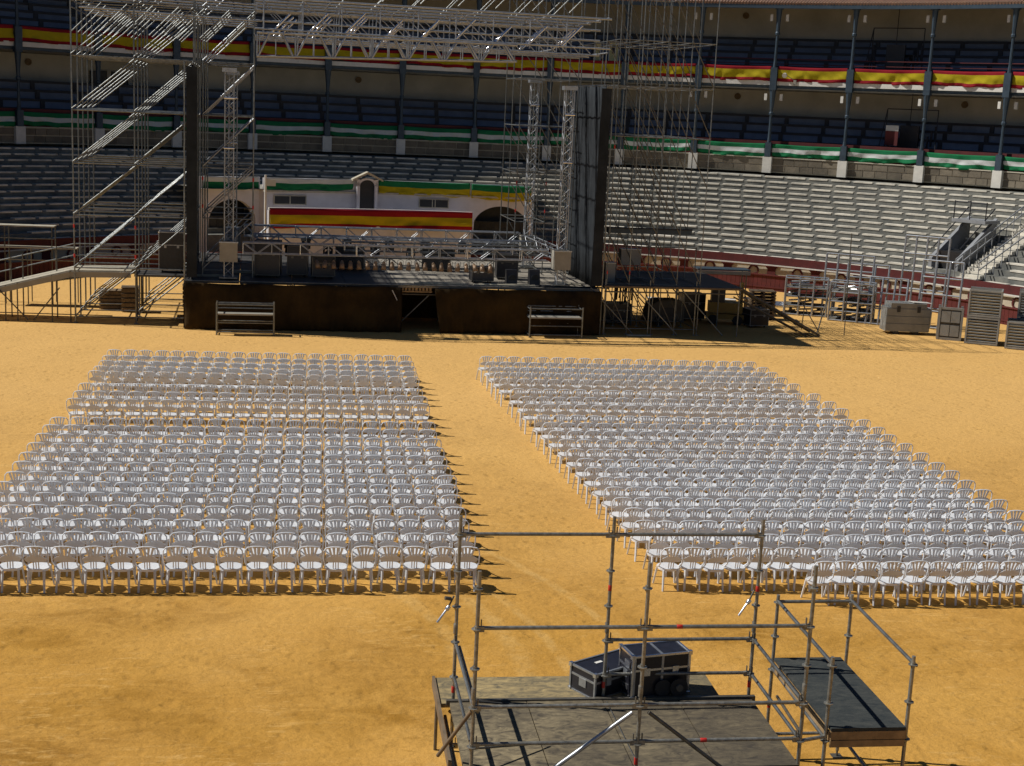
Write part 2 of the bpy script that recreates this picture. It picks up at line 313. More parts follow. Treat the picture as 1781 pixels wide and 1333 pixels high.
# ------------------------------------------------------------------ stands (tiers)
A0, A1 = -104.0, 100.0
R0T, Z0T, DR, DZ, NT = 29.5, 1.60, 0.66, 0.287, 15
def stands():
    t = thing('grandstand', 'curved stone grandstand of stepped rows with pale seat slabs ringing the arena', 'grandstand', (RX, RY, 0))
    off = Matrix.Translation((-RX, -RY, 0))
    prof = [(R0T, 0.0), (R0T, Z0T)]
    for k in range(NT):
        r = R0T + k*DR; z = Z0T + k*DZ
        prof += [(r + DR, z), (r + DR, z + DZ)] if k < NT - 1 else [(r + DR + .1, z), (r + DR + .1, z + .08)]
    prof[-1] = (40.0, prof[-1][1]); 
    o = ring_strip('tiers', prof, A0, A1, 'tier', step=1.5); o.parent = t; o.matrix_basis = off
    # seat slabs: a pale slab on each tier, about 1.15 m long with a gap between
    slabs = []
    for k in range(NT):
        r = R0T + k*DR + 0.23; z = Z0T + k*DZ
        st = math.degrees(1.38 / r); w = math.degrees(1.15 / r)
        a = -46 + ((k*0.5 % 1) + random.uniform(-.12, .12)) * st
        while a < 66:
            if not 56.2 < a < 59.5 and not (-27.5 < a < 9.8 and r < 31.8) and not (53.2 < a < 56.3 and r < 34.5):
                slabs.append((a, r, z, w, k))
            a += st
    def d2(s):
        p = rp(s[1], s[0]); lit = 0 if s[0] > 9 else 60
        return p[0]**2 + p[1]**2 + (lit*100)
    slabs.sort(key=d2)
    mb = MB(); cache = {}
    def slab_geo(a, r, z, w):
        vs = []
        for i in range(3):
            aa = a + w*i/2
            for rr, zz in ((r - .26, z + .06), (r + .15, z + .06), (r - .26, z - .025), (r + .15, z + .004)): vs.append((aa, rr, zz))
        fs = []
        for i in range(2):
            b = i*4; fs += [(b, b+4, b+5, b+1), (b+2, b+3, b+7, b+6), (b, b+2, b+6, b+4), (b+1, b+5, b+7, b+3)]
        fs += [(0, 1, 3, 2), (8, 10, 11, 9)]
        return vs, fs
    for i, (a, r, z, w, k) in enumerate(slabs):
        if i < 300:
            if k not in cache:
                vs, fs = slab_geo(0, r, 0, w)
                cache[k] = mk_mesh('seat_slab', [(rr*sin(R_(aa)), rr*cos(R_(aa)), zz) for aa, rr, zz in vs], fs, 'seatslab')
            link('seat_slab', cache[k], t, Matrix.Translation((0, 0, z + random.uniform(0, .012))) @ Matrix.Rotation(-R_(a), 4, 'Z'))
        else:
            vs, fs = slab_geo(a, r, z, w)
            mb.add([(rr*sin(R_(aa)), rr*cos(R_(aa)), zz) for aa, rr, zz in vs], fs)
    struct(mb.build('seat_slabs', 'seatslab', t), 'stuff')
    # small dark drain holes in every other slab, seen as black dots
    hb = MB()
    for k in range(NT):
        r = R0T + k*DR; z = Z0T + k*DZ; a = 14.2 + k*0.22
        while a < 60:
            p = (r - .02)*sin(R_(a)), (r - .02)*cos(R_(a)), z - .10
            hb.box((p[0]*1.003, p[1]*1.003, z + .055), (.15, .16, .02), 0, Matrix.Rotation(-R_(a), 3, 'Z')); a += 8.4
    struct(hb.build('drain_holes', 'black', t), 'stuff')
    # aisle stair up the stand at the right, with its pipe railing
    st = thing('aisle_stair', 'pale aisle staircase with pipe handrails climbing the stand at the right edge', 'staircase', (RX, RY, 0))
    me = None
    for k in range(NT*2):
        r = R0T + k*DR/2 + .02; z = Z0T + (k//2)*DZ + (k % 2)*DZ/2
        vs = [(rr*sin(R_(a)), rr*cos(R_(a)), zz) for a in (56.9, 59.1) for rr in (r, r + DR/2 - .01) for zz in (z - .1, z + .10)]
        link('step', mk_mesh('step', vs, BOXF, 'seatslab'), st)
    for a in (56.7, 59.3):
        for zz in (0.55, 0.95):
            p0 = (R0T*sin(R_(a)), R0T*cos(R_(a)), Z0T + zz); p1 = (39.6*sin(R_(a)), 39.6*cos(R_(a)), Z0T + 15*DZ + zz)
            tube(st, 'handrail', p0, p1, .035, 'concrete')
        for k in range(0, 16):
            r = R0T + k*DR; tube(st, 'baluster', (r*sin(R_(a)), r*cos(R_(a)), Z0T + k*DZ - .3), (r*sin(R_(a)), r*cos(R_(a)), Z0T + k*DZ + .95), .025, 'concrete')
    # vomitory hood
    v = thing('stairway_hood', 'grey concrete stairway hood with dark mouth and iron railing in the stand', 'stairwell', rp(30.2, 54.6, 0), -R_(54.6))
    mb = MB()
    for x in (-.75, .75):
        mb.add([(x-.09, 0, Z0T), (x+.09, 0, Z0T), (x-.09, 0, 2.45), (x+.09, 0, 2.45), (x-.09, 3.6, 4.5), (x+.09, 3.6, 4.5), (x-.09, 3.6, 3.1), (x+.09, 3.6, 3.1)],
               [(0, 1, 3, 2), (2, 3, 5, 4), (4, 5, 7, 6), (6, 7, 1, 0), (0, 2, 4, 6), (1, 7, 5, 3)])
    mb.build('side_wall', 'concrete', v)
    box(v, 'roof_slab', (0, 2.9, 4.32), (1.9, 1.6, .16), 'concrete')
    box(v, 'dark_mouth', (0, 1.3, 2.1), (1.28, 1.6, 1.4), 'black')
    for x in (-.9, 0, .9): tube(v, 'rail_post', (x, 2.2, 4.4), (x, 2.2, 5.35), .03, 'darkiron')
    for z in (4.9, 5.3): tube(v, 'rail', (-.9, 2.2, z), (.9, 2.2, z), .025, 'darkiron')
    for x in (-.75, .75): tube(v, 'sloping_rail', (x, .2, 3.0), (x, 3.4, 5.0), .03, 'darkiron')
    return t
stands()

# ------------------------------------------------------------------ front wall of the stand and red fence
def fences():
    w = thing('stand_wall', 'cream plaster wall under the stand with ox red band, rings and oblong panels', 'wall', (RX, RY, 0))
    off = Matrix.Translation((-RX, -RY, 0))
    def P(name, prof, a0, a1, mt, **k):
        o = ring_strip(name, prof, a0, a1, mt, **k); o.parent = w; o.matrix_basis = off; return o
    gaps = [(-90, -27.2), (9.8, 90)]
    for a0, a1 in gaps:
        P('plaster', [(29.46, 0), (29.40, 0), (29.40, 1.24), (29.46, 1.24)], a0, a1, 'cream')
        P('red_band', [(29.34, 1.66), (29.34, 1.24), (29.46, 1.24), (29.46, 1.66)], a0, a1, 'barrier', closed=True)
        P('white_rail', [(29.22, 1.23), (29.22, 1.17), (29.30, 1.17), (29.30, 1.23)], a0, a1, 'slabwhite', closed=True)
        P('red_dado', [(29.37, 0), (29.37, .50), (29.395, .50)], a0, a1, 'barrier')
    a = -66.0; i = 0
    while a < 68:
        if -29 < a < 9.5: a += 1.0; continue
        m = MB(); rot = Matrix.Rotation(-R_(a), 4, 'Z') @ Matrix.Translation((0, 29.36, .84))
        if i % 2 == 0:       # ring
            for j in range(16):
                t0, t1 = 2*pi*j/16, 2*pi*(j+1)/16
                vs = [(q*cos(t), y, q*sin(t)) for t in (t0, t1) for q in (.22, .31) for y in (-.02, .03)]
                m.add(vs, BOXF)
            me = m.mesh('red_ring', 'barrier'); link('red_ring', me, w, rot); a += 2.0
        else:                # red pier between oblong panels
            m.box((0, 0, 0), (.46, .05, .68)); 
            for sx in (-1, 1):
                for sz in (-1, 1):
                    m.add([(sx*.23, -.02, sz*.34), (sx*.42, -.02, sz*.34), (sx*.23, -.02, sz*.14), (sx*.23, .02, sz*.34), (sx*.42, .02, sz*.34), (sx*.23, .02, sz*.14)], [(0, 1, 2), (3, 5, 4), (0, 3, 4, 1), (1, 4, 5, 2)])
            link('red_pier', m.mesh('red_pier', 'barrier'), w, rot); a += 2.9
        i += 1
    f = thing('ring_fence', 'ox red wooden barrier of boards around the sand, in front of the cream wall', 'fence', (RX, RY, 0))
    st = 2.0 / 27.6
    n = int(R_(150) / st)
    pm = MB()
    for k in range(8): pm.box((-.875 + .25*k, 0, .40), (.235, .05, .80))
    pm.box((0, -.04, .2), (1.98, .03, .08)); pm.box((0, -.02, .84), (1.99, .14, .06))
    pme = pm.mesh('panel', 'barrier')
    for k in range(n):
        a = R_(-70) + k*st
        link('panel', pme, f, Matrix.Rotation(-a, 4, 'Z') @ Matrix.Translation((0, 27.6, 0)))
        link('post', unit_box('barrier'), f, Matrix.Rotation(-(a + st/2), 4, 'Z') @ Matrix.Translation((0, 27.72, .45)) @ Matrix.Diagonal((.12, .12, .9, 1)))
fences()

# ------------------------------------------------------------------ galleries
CA = [-3.1 + 6.76*i for i in range(-6, 10)]
def gallery():
    b = thing('gallery_building', 'two storey gallery with iron columns, ochre back wall and tiled roof', 'building', (RX, RY, 0))
    off = Matrix.Translation((-RX, -RY, 0))
    def P(name, prof, mt, a0=A0, a1=A1, **k):
        o = ring_strip(name, prof, a0, a1, mt, **k); o.parent = b; o.matrix_basis = off; return o
    def steps(z0, n, dz):
        pr = [(40.0, z0 - .25), (40.0, z0)]; r = 41.0; z = z0
        for i in range(n):
            pr += [(r, z), (r, z + dz)]; z += dz; r += .72
        pr += [(45.2, z)]; return pr
    P('lower_steps', steps(6.72, 5, .52), 'gallery_step')
    P('upper_steps', steps(11.43, 6, .46), 'gallery_step')
    P('back_wall', [(45.1, 8.0), (45.1, 10.95)], 'gallery_wall')
    P('back_wall', [(45.1, 13.0), (45.1, 17.4)], 'gallery_wall')
    P('floor_slab', [(40.0, 11.0), (40.0, 11.2), (40.12, 11.2), (40.12, 11.42), (46, 11.42), (46, 11.0)], 'iron', closed=True)
    P('ceiling', [(40.02, 10.985), (46, 10.985)], 'gallery_wall')
    P('white_cornice', [(39.86, 11.17), (39.86, 11.43), (40.10, 11.43), (40.10, 11.17)], 'slabwhite', closed=True)
    P('outer_wall', [(46.5, 0), (46.5, 17.6)], 'gallery_wall', step=3)
    P('gutter', [(39.45, 15.72), (39.45, 15.95), (39.62, 15.95), (39.62, 15.72)], 'iron', closed=True)
    P('eaves_soffit', [(39.62, 15.80), (46.4, 17.45)], 'wood')
    P('roof', [(39.5, 15.97), (52, 20.0)], 'tile', step=2)
    P('masonry_backing', [(39.96, 5.85), (39.96, 6.74), (40.2, 6.74)], 'mortar')
    P('coping', [(39.86, 6.74), (39.86, 6.80), (40.2, 6.80), (40.2, 6.74)], 'mortar', closed=True)
    P('red_parapet', [(40.12, 6.80), (40.12, 7.78), (40.2, 7.78), (40.2, 6.8)], 'barrier', closed=True)
    P('upper_parapet', [(40.12, 11.44), (40.12, 12.22), (40.2, 12.22), (40.2, 11.44)], 'iron', closed=True)
    # tile ridges
    mb = MB()
    a = -42.0
    while a < 64:
        p0 = Vector((39.42*sin(R_(a)), 39.42*cos(R_(a)), 15.99)); p1 = Vector((46*sin(R_(a)), 46*cos(R_(a)), 18.11))
        mb.tube(p0, p1, .075, 0, 6); a += .27
    struct(mb.build('roof_tiles', 'tile', b), 'stuff')
    # masonry blocks under the gallery, two courses between white pedestals
    cnt = 0
    for i in range(len(CA) - 1):
        a0, a1 = CA[i] + .36, CA[i+1] - .36
        for c in range(2):
            a = a0; z0 = 5.90 + c*.42
            while a < a1 - .2:
                w = random.uniform(.9, 1.5)
                if a + w > a1 - .5: w = a1 - a
                vs = [(r*sin(R_(x)), r*cos(R_(x)), z) for x in (a + .03, a + w - .03) for r in (39.90 + random.uniform(-.01, .01), 39.97) for z in (z0 + .02, z0 + .38)]
                link('stone_block', mk_mesh('stone_block', vs, BOXF, 'block'), b); a += w; cnt += 1
    # columns
    def lathe(m, pts, n=8):
        for (r0, z0), (r1, z1) in zip(pts, pts[1:]): m.tube((0, 0, z0), (0, 0, z1), r0, 0, n, r1)
    m = MB()
    m.box((0, 0, 7.25), (.36, .36, .9))
    lathe(m, [(.13, 7.7), (.10, 8.0), (.085, 9.3), (.10, 9.34), (.15, 9.38), (.15, 9.5), (.10, 9.55), (.13, 10.0), (.17, 10.5), (.21, 10.9)])
    m.box((0, 0, 11.55), (.40, .40, 1.35))
    lathe(m, [(.14, 12.2), (.10, 12.6), (.085, 14.1), (.10, 14.14), (.15, 14.18), (.15, 14.3), (.11, 14.35), (.14, 15.0), (.19, 15.7)])
    m.box((0, -.02, 15.85), (.42, .42, .34))
    cm = m.mesh('column', 'iron', False)
    ped = MB(); ped.box((0, 0, 6.33), (.56, .36, .98)); pm = ped.mesh('pedestal', 'pedestal')
    lamp = MB(); lamp.box((0, 0, 0), (.17, .12, .40)); lamp.box((0, .09, .12), (.05, .12, .05)); lm = lamp.mesh('wall_lamp', 'slabwhite')
    for i in range(-11, 16):
        a = -3.1 + 6.76*i
        mt = Matrix.Rotation(-R_(a), 4, 'Z') @ Matrix.Translation((0, 39.80, 0))
        link('column', cm, b, mt); link('pedestal', pm, b, mt)
        if a > 22:
            for z in (10.45, 15.2):
                for s in (-.48, .48): link('column_lamp', lm, b, mt @ Matrix.Translation((s, .25, z)))
    # railings: posts at each step, and long rails
    for lvl, (z0, n, dz) in enumerate(((6.72, 5, .52), (11.43, 6, .46))):
        for k in range(n):
            r = 41.0 + .72*k - .02; z = z0 + dz*(k + 1)
            P('rail', [(r - .04, z - .09), (r - .04, z + .06), (r + .06, z + .06), (r + .06, z - .09)], 'darkiron', -50, 66, closed=True)
        pv = []
        for k in range(n):
            pv += [(.72*k - .08, z0 + dz*k), (.72*k - .08, z0 + dz*(k + 1) + .05)]
        pv += [(.72*n - .3, z0 + dz*n + .05), (.72*n - .3, z0 + dz*n - .1), (.1, z0 - .05)]
        q = len(pv)
        pme = mk_mesh('rail_post', [(x, y, z) for x in (-.13, .13) for y, z in pv], [tuple(range(q))[::-1], tuple(range(q, 2*q))] + [(i, (i+1) % q, q + (i+1) % q, q + i) for i in range(q)], 'darkiron')
        a = CA[0] - 3.2
        while a < 64:
            link('rail_post', pme, b, Matrix.Rotation(-R_(a), 4, 'Z') @ Matrix.Translation((0, 41.0, 0))); a += 3.38
    # red guard rails seen at the right
    for z in (12.45, 12.75): P('red_guard_rail', [(40.6, z), (40.6, z + .05), (40.65, z + .05), (40.65, z)], 'barrier', 24, 66, closed=True)
    # round vents on the back wall
    vm = MB()
    for j in range(12):
        t0, t1 = 2*pi*j/12, 2*pi*(j+1)/12
        vm.add([(q*cos(t), y, q*sin(t)) for t in (t0, t1) for q in (.14, .21) for y in (-.03, .03)], BOXF)
    vm.add([(.14*cos(2*pi*j/12), .03, .14*sin(2*pi*j/12)) for j in range(12)], [tuple(range(12))])
    vme = vm.mesh('round_vent', 'wood')
    for a, z in ((-6.1, 10.45), (26.3, 10.5), (44.85, 10.5), (26.5, 15.65), (-33, 10.45), (12, 10.45), (57, 10.5)):
        link('round_vent', vme, b, Matrix.Rotation(-R_(a), 4, 'Z') @ Matrix.Translation((0, 45.02, z)))
    # doorways with pipe frames
    for a, z, s in ((40.1, 11.5, 0), (41.9, 6.75, 1)):
        d = link('doorway', mk_mesh('doorway', [(v[0]*1.15, v[1]*.2, v[2]*2.1) for v in BOXV], BOXF, 'black'), b, Matrix.Rotation(-R_(a), 4, 'Z') @ Matrix.Translation((0, 42.2, z + 1.3)))
        for x in (-1.35, 1.75):
            tube(d, 'frame_post', (x, -.4, -1.0), (x, -.4, 2.0), .03, 'darkiron')
            tube(d, 'frame_brace', (x*1.15, -1.2, -1.2), (x, -.4, 2.0), .03, 'darkiron')
        tube(d, 'frame_bar', (-1.35, -.4, 2.0), (1.75, -.4, 2.0), .03, 'darkiron')
        tube(d, 'hanging_rod', (.1, -.4, 1.0), (.1, -.4, 3.6), .025, 'darkiron')
        if s: 
            box(d, 'red_panel', (-.65, -1.3, .25), (.78, .06, .85), 'barrier'); box(d, 'white_panel', (-.65, -1.3, .85), (.78, .06, .32), 'whitecloth')
        for k in range(5):
            for sx in (-1, 1):
                box(d, 'stair_side', (sx*(.95 + .13*k), -.9 + .3*k, -.6 + .3*k), (.09, .12, .9), 'darkiron')
    # window openings on the left of the lower gallery
    for a in (-27.6, -25.9):
        dd = link('window_opening', mk_mesh('window_opening', [(v[0]*1.0, v[1]*.2, v[2]*1.3) for v in BOXV], BOXF, 'black'), b, Matrix.Rotation(-R_(a), 4, 'Z') @ Matrix.Translation((0, 44.9, 9.5)))
        box(dd, 'frame', (.62, -.12, 0), (.24, .1, 1.4), 'gallery_wall')
gallery()

ORD = ['nearest', 'second', 'third', 'fourth', 'fifth', 'sixth', 'seventh', 'eighth', 'ninth', 'tenth', 'eleventh', 'twelfth', 'thirteenth', 'fourteenth', 'fifteenth', 'sixteenth', 'seventeenth', 'eighteenth', 'nineteenth', 'twentieth', 'twenty-first', 'twenty-second', 'twenty-third', 'twenty-fourth']
def bannerset():
    def banner(name, label, group, a0, a1, z0, z1, R, mats, cuts, seed, amp=.05, n=44):
        rnd = random.Random(seed); ph = [rnd.uniform(0, 6.28) for _ in range(4)]; fr = [rnd.uniform(.6, 1.6) for _ in range(4)]; cd = [rnd.uniform(-.08, .10) for _ in range(3)]; k = 9; cre = [(rnd.uniform(.1, .9), rnd.uniform(-.35, .35), rnd.uniform(.02, .05), rnd.uniform(.5, 1.3)) for _ in range(5)]; vs = []; fs = []; mi = []
        am = (a0 + a1)/2; O = Vector(rp(R, am, z0))
        for i in range(n + 1):
            u = i/n; a = a0 + (a1 - a0)*u
            for j in range(k + 1):
                v = j/k
                d = amp*(sin(9*fr[0]*u + 5*v + ph[0]) + .7*sin(21*fr[1]*u - 9*v + ph[1])*(0.3 + v) + .4*sin(37*fr[2]*u + 6*v + ph[2])*v) + sum(2.2*amp*h_*math.exp(-((u - c_ - sl*v)/w_)**2)*v for c_, sl, w_, h_ in cre)
                sag = -.04*sin(pi*u) + .03*sin(14*fr[3]*u + ph[3])*v + v*(cd[0]*u + cd[1]*(1 - u)) - .03*v*abs(sin(7*fr[2]*u + ph[0]))
                p = Vector(rp(R - .06 + d*(.25 + .75*v), a, z1 - (z1 - z0)*v + sag)); vs.append(tuple(p - O))
        for i in range(n):
            for j in range(k):
                q = i*(k+1) + j; fs.append((q, q+1, q+k+2, q+k+1))
                vv = (j + .5)/k; mi.append(0 if vv < cuts[0] else 1 if vv < cuts[1] else 2)
        o = link(name, mk_mesh(name, vs, fs, mats, mi, True)); o.location = O
        sm = o.modifiers.new('thick', 'SOLIDIFY'); sm.thickness = .012
        tag(o, label, 'banner', group)
    N = len(CA) - 1
    inview = N - 1
    for i in range(N):
        a0, a1 = CA[i] + .30, CA[i+1] - .30
        k = N - 1 - i
        pos = 'cut by the right edge' if k == 0 else ('last bay at the left edge' if i == 0 else f'{ORD[k]} bay counted from the right edge')
        banner('red_yellow_banner', f'red and yellow cloth on upper gallery parapet, {pos}', 'red and yellow banners of the upper gallery', a0, a1, 11.47, 12.30, 39.86, ['redcloth', 'yellow', 'redcloth'], (.20, .77), 100 + i)
        banner('green_white_banner', f'green and white striped cloth on lower gallery parapet, {pos}', 'green and white banners of the lower gallery', a0, a1, 6.84, 7.62, 39.92, ['green', 'whitecloth', 'green'], (.34, .68), 200 + i)
    banner('green_white_banner', 'green and white cloth hung over the gatehouse parapet, left of its small door', None, -20.9, -10.9, 4.12, 4.80, 28.42, ['whitecloth', 'whitecloth', 'green'], (.2, .5), 5, .04)
    banner('green_white_banner', 'shaded green and white cloth above the left gate arch', None, -27.4, -21.3, 4.12, 4.80, 28.9, ['whitecloth', 'whitecloth', 'green'], (.2, .5), 9, .04)
    banner('green_yellow_banner', 'long green and yellow cloth right of the small gatehouse door', None, -8.0, 2.4, 4.02, 4.78, 28.42, ['green', 'green', 'yellow'], (.2, .4), 6, .04)
    banner('green_yellow_banner', 'short green and yellow cloth above the right gate arch', None, 2.6, 9.4, 3.98, 4.76, 28.42, ['green', 'green', 'yellow'], (.2, .4), 7, .04)
    banner('red_yellow_banner', 'long red and yellow cloth on the white balcony behind the stage', None, -21.5, 2.6, 2.25, 3.28, 26.75, ['redcloth', 'yellow', 'redcloth'], (.3, .75), 8, .085, 150)
bannerset()

# ------------------------------------------------------------------ gatehouse behind the stage
def gatehouse():
    g = thing('gatehouse', 'whitewashed gatehouse with two dark arches and a balcony behind the stage', 'building', (RX, RY, 0))
    off = Matrix.Translation((-RX, -RY, 0))
    def arch(a):
        for c, h, top in ((-24.1, 2.7, 3.55), (6.1, 3.25, 3.55)):
            if abs(a - c) < h: return top - 1.3*(1 - math.sqrt(1 - ((a - c)/h)**2))
        return 0
    n = 180; vs = []; fs = []
    for i in range(n + 1):
        a = -27.8 + 37.5*i/n
        r = 28.5 if a > -21 else 29.0
        zb = arch(a)
        vs += [rp(r, a, zb), rp(r, a, 4.12), rp(r + .7, a, zb), rp(r + .7, a, 4.12)]
    vs = [(x - RX, y - RY, z) for x, y, z in vs]
    for i in range(n):
        b = i*4; fs += [(b, b+4, b+5, b+1), (b+1, b+5, b+7, b+3), (b, b+2, b+6, b+4)]
    fs += [(0, 1, 3, 2), (n*4, n*4+2, n*4+3, n*4+1)]
    link('front_wall', mk_mesh('front_wall', vs, fs, 'whitewash'), g)
    def P(name, prof, a0, a1, mt, **k):
        o = ring_strip(name, prof, a0, a1, mt, **k); o.parent = g; o.matrix_basis = off; return o
    P('terrace', [(28.6, 4.125), (34.5, 4.125)], -27.8, 9.7, 'sheet')
    P('cornice', [(28.36, 4.0), (28.36, 4.10), (28.49, 4.10), (28.49, 4.0)], -21, 9.7, 'plank', closed=True)
    P('parapet', [(28.5, 4.13), (28.5, 4.76), (28.62, 4.76), (28.62, 4.13)], -21, 9.6, 'whitewash', closed=True)
    P('parapet', [(29.0, 4.13), (29.0, 4.76), (29.12, 4.76), (29.12, 4.13)], -27.8, -21.05, 'whitewash', closed=True)
    for a0, a1, dx in ((-27, -21.2, 0), (2.8, 9.4, 0)):
        P('gate_passage', [(31.5, 0), (31.5, 3.9)], a0, a1, 'black'); 
    for c0, w in ((-24.1, 5.0), (6.1, 6.0)):
        for k in range(8):
            a = c0 - w/2 + w*(k + .5)/8
            box(g, 'gate_board', Vector(rp(30.6, a, 1.25)) - Vector((RX, RY, 0)), (R_(w/8)*30.6 - .02, .06, 2.5), 'crate_dark', (0, 0, -R_(a)))
    P('balcony', [(26.9, 0), (26.9, 3.15), (27.1, 3.15), (27.1, 2.2), (28.45, 2.2), (28.45, 0)], -21.5, 2.6, 'whitewash', closed=True)
    P('balcony_rail', [(26.84, 3.2), (26.84, 3.28), (27.0, 3.28), (27.0, 3.2)], -21.5, 2.6, 'slabwhite', closed=True)
    for a in (-18.9, -17.1, -2.4, -.9):
        wd = box(g, 'window', Vector(rp(28.5, a, 3.58)) - Vector((RX, RY, 0)), (.85, .10, .42), 'black', (0, 0, -R_(a)))
        fr = MB()
        for x in (-.53, .53): fr.box((x, 0, 0), (.06, 1.6, 1.2))
        for z in (-.55, .55): fr.box((0, 0, z), (1.1, 1.6, .12))
        link('frame', fr.mesh('frame', 'plank'), wd)
    d = thing('gate_door', 'dark arched door in a small gabled white porch on the gatehouse balcony', 'door', rp(28.2, -9.4, 0), R_(9.4))
    m = MB(); m.box((-.5, 0, 3.55), (.16, .3, 2.5)); m.box((.5, 0, 3.55), (.16, .3, 2.5)); m.build('jamb', 'whitewash', d)
    ar = MB(); k = 12
    for j in range(k):
        t0, t1 = pi*j/k, pi*(j+1)/k
        ar.add([(q*cos(t), y, 4.45 + (q if q > .5 else q)*sin(t)*(.8 if q < .5 else .72)) for t in (t0, t1) for q in (.42, .60) for y in (-.15, .15)], BOXF)
    ar.build('arch', 'whitewash', d)
    p = MB()
    for s in (-1, 1):
        p.add([(s*.85, y, z) for y in (-.3, .3) for z in (4.72, 4.82)] + [(0, y, z) for y in (-.3, .3) for z in (5.12, 5.24)], [(0, 1, 3, 2), (4, 6, 7, 5), (0, 4, 5, 1), (2, 3, 7, 6), (0, 2, 6, 4), (1, 5, 7, 3)])
    p.build('gable_roof', 'plank', d)
    l = MB(); l.box((0, .08, 3.55), (.84, .06, 1.9)); l.add([(0, .05, 4.45)] + [(.42*cos(pi*j/10), .05, 4.45 + .34*sin(pi*j/10)) for j in range(11)], [(0, j+1, j+2) for j in range(10)]); l.build('door_leaf', 'black', d)
    fp = thing('sunlit_corner_pole', 'slim white pole standing in for the sunlit left corner of the gatehouse', 'pole', rp(26.9, -21.9, 0))  # made-up white pole in place of the sunlit wall corner
    tube(fp, 'shaft', (0, 0, 0), (0, 0, 5.0), .06, 'slabwhite'); box(fp, 'corner_cloth', (.28, 0, 4.6), (.5, .06, .35), 'whitecloth')
gatehouse()
def gallery_bits():
    for a, w, lbl in ((15.9, .55, 'pale yellow panel standing for a sunlit doorway in the upper gallery behind the truss bridge'), (14.5, .28, 'narrow yellow strip standing for sunlight left of the sunlit doorway in the upper gallery')):
        o = thing('sunlit_doorway_panel', lbl, 'panel', rp(41.6, a, 12.3), -R_(a))  # flat panels coloured as the sunlight in a gallery doorway
        box(o, 'sheet', (0, 0, .6), (w, .05, 1.15), 'sunlit_yellow'); box(o, 'left_edge', (-w/2 - .03, 0, .6), (.05, .07, 1.2), 'slabwhite'); box(o, 'right_edge', (w/2 + .03, 0, .6), (.05, .07, 1.2), 'slabwhite')
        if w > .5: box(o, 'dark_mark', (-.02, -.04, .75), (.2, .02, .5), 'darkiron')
    o = thing('floodlight', 'small white floodlight on an arm over the red and yellow parapet cloth', 'floodlight', rp(39.5, 32.3, 11.9), -R_(32.3))
    m = MB(); m.tube((-.35, -.1, -.10), (-.35, -.24, -.16), .12, 0, 12, .15); m.build('lamp', 'slabwhite', o); tube(o, 'arm', (-.3, 0, -.12), (.22, .1, -.42), .02, 'galv'); box(o, 'bracket', (.24, .12, -.55), (.16, .12, .3), 'sheet')
gallery_bits()

# ------------------------------------------------------------------ plastic chairs
def chair_parts():
    P = {}
    m = MB(); n = 16; top = []; 
    for i in range(n):
        t = 2*pi*i/n; c, s_ = cos(t), sin(t)
        top.append((.205*abs(c)**.75*(1 if c > 0 else -1), .205*abs(s_)**.75*(1 if s_ > 0 else -1) + .01))
    vs = [(x*.93, y*.93, .437 - .006) for x, y in top] + [(x, y, .430) for x, y in top] + [(x, y, .385) for x, y in top] + [(0, .01, .425)]
    fs = []
    for i in range(n):
        j = (i+1) % n
        fs += [(3*n, i, j), (i, n+i, n+j, j), (n+i, 2*n+i, 2*n+j, n+j)]
    m.add(vs, fs); P['seat'] = m.mesh('seat', 'white')
    for k, (x0, y0, x1, y1) in enumerate(((-.165, .17, -.215, .235), (.165, .17, .215, .235), (-.135, -.165, -.15, -.235), (.135, -.165, .15, -.235))):
        m = MB(); m.tube((x0, y0, .40), (x1, y1, 0), .026, 0, 4, .019); P['leg%d' % k] = m.mesh('leg', 'white')
    yb = lambda z: -.155 - .20*(z - .43)
    pts = [(-.195, .06, .40), (-.205, -.06, .46), (-.215, yb(.55), .55), (-.225, yb(.70), .70), (-.215, yb(.80), .80), (-.17, yb(.86), .86), (-.06, yb(.88), .88), (.06, yb(.88), .88), (.17, yb(.86), .86), (.215, yb(.80), .80), (.225, yb(.70), .70), (.215, yb(.55), .55), (.205, -.06, .46), (.195, .06, .40)]
    m = MB(); m.path(pts, .013, 0, 5, .017); P['back_frame'] = m.mesh('back_frame', 'white')
    m = MB()
    def pl(xa0, xa1, za, xb0, xb1, zb, th=.006):
        vs = [(x, yb(z) + d, z) for (x, z) in ((xa0, za), (xa1, za), (xb1, zb), (xb0, zb)) for d in (-th, th)]
        m.add(vs, [(0, 2, 4, 6), (1, 7, 5, 3), (0, 1, 3, 2), (2, 3, 5, 4), (4, 5, 7, 6), (6, 7, 1, 0)])
    pl(-.165, .165, .57, -.205, .205, .63); pl(-.205, .205, .63, -.115, .115, .685)
    for cb, ct in ((-.072, -.125), (-.024, -.042), (.024, .042), (.072, .125)): pl(cb - .016, cb + .016, .68, ct - .024, ct + .024, .872)
    for c in (-.045, 0.0, .045): pl(c - .010, c + .010, .42, c - .010, c + .010, .59)
    P['backrest'] = m.mesh('backrest', 'white')
    return P
CP = chair_parts()
LY = [44.6, 43.6, 42.7, 41.85, 41.05, 39.25, 38.2, 37.2, 34.95, 34.1, 33.15, 32.25, 31.4, 30.55, 29.7, 28.9, 28.1, 27.2, 26.3, 25.45, 24.6]
RYS = [44.8, 43.8, 42.9, 42.0, 41.0, 39.5, 38.4, 37.4, 36.0, 35.1, 34.2, 33.25, 32.25, 31.3, 30.5, 29.65, 28.85, 28.0, 27.2, 26.3, 25.4, 24.55, 23.75]
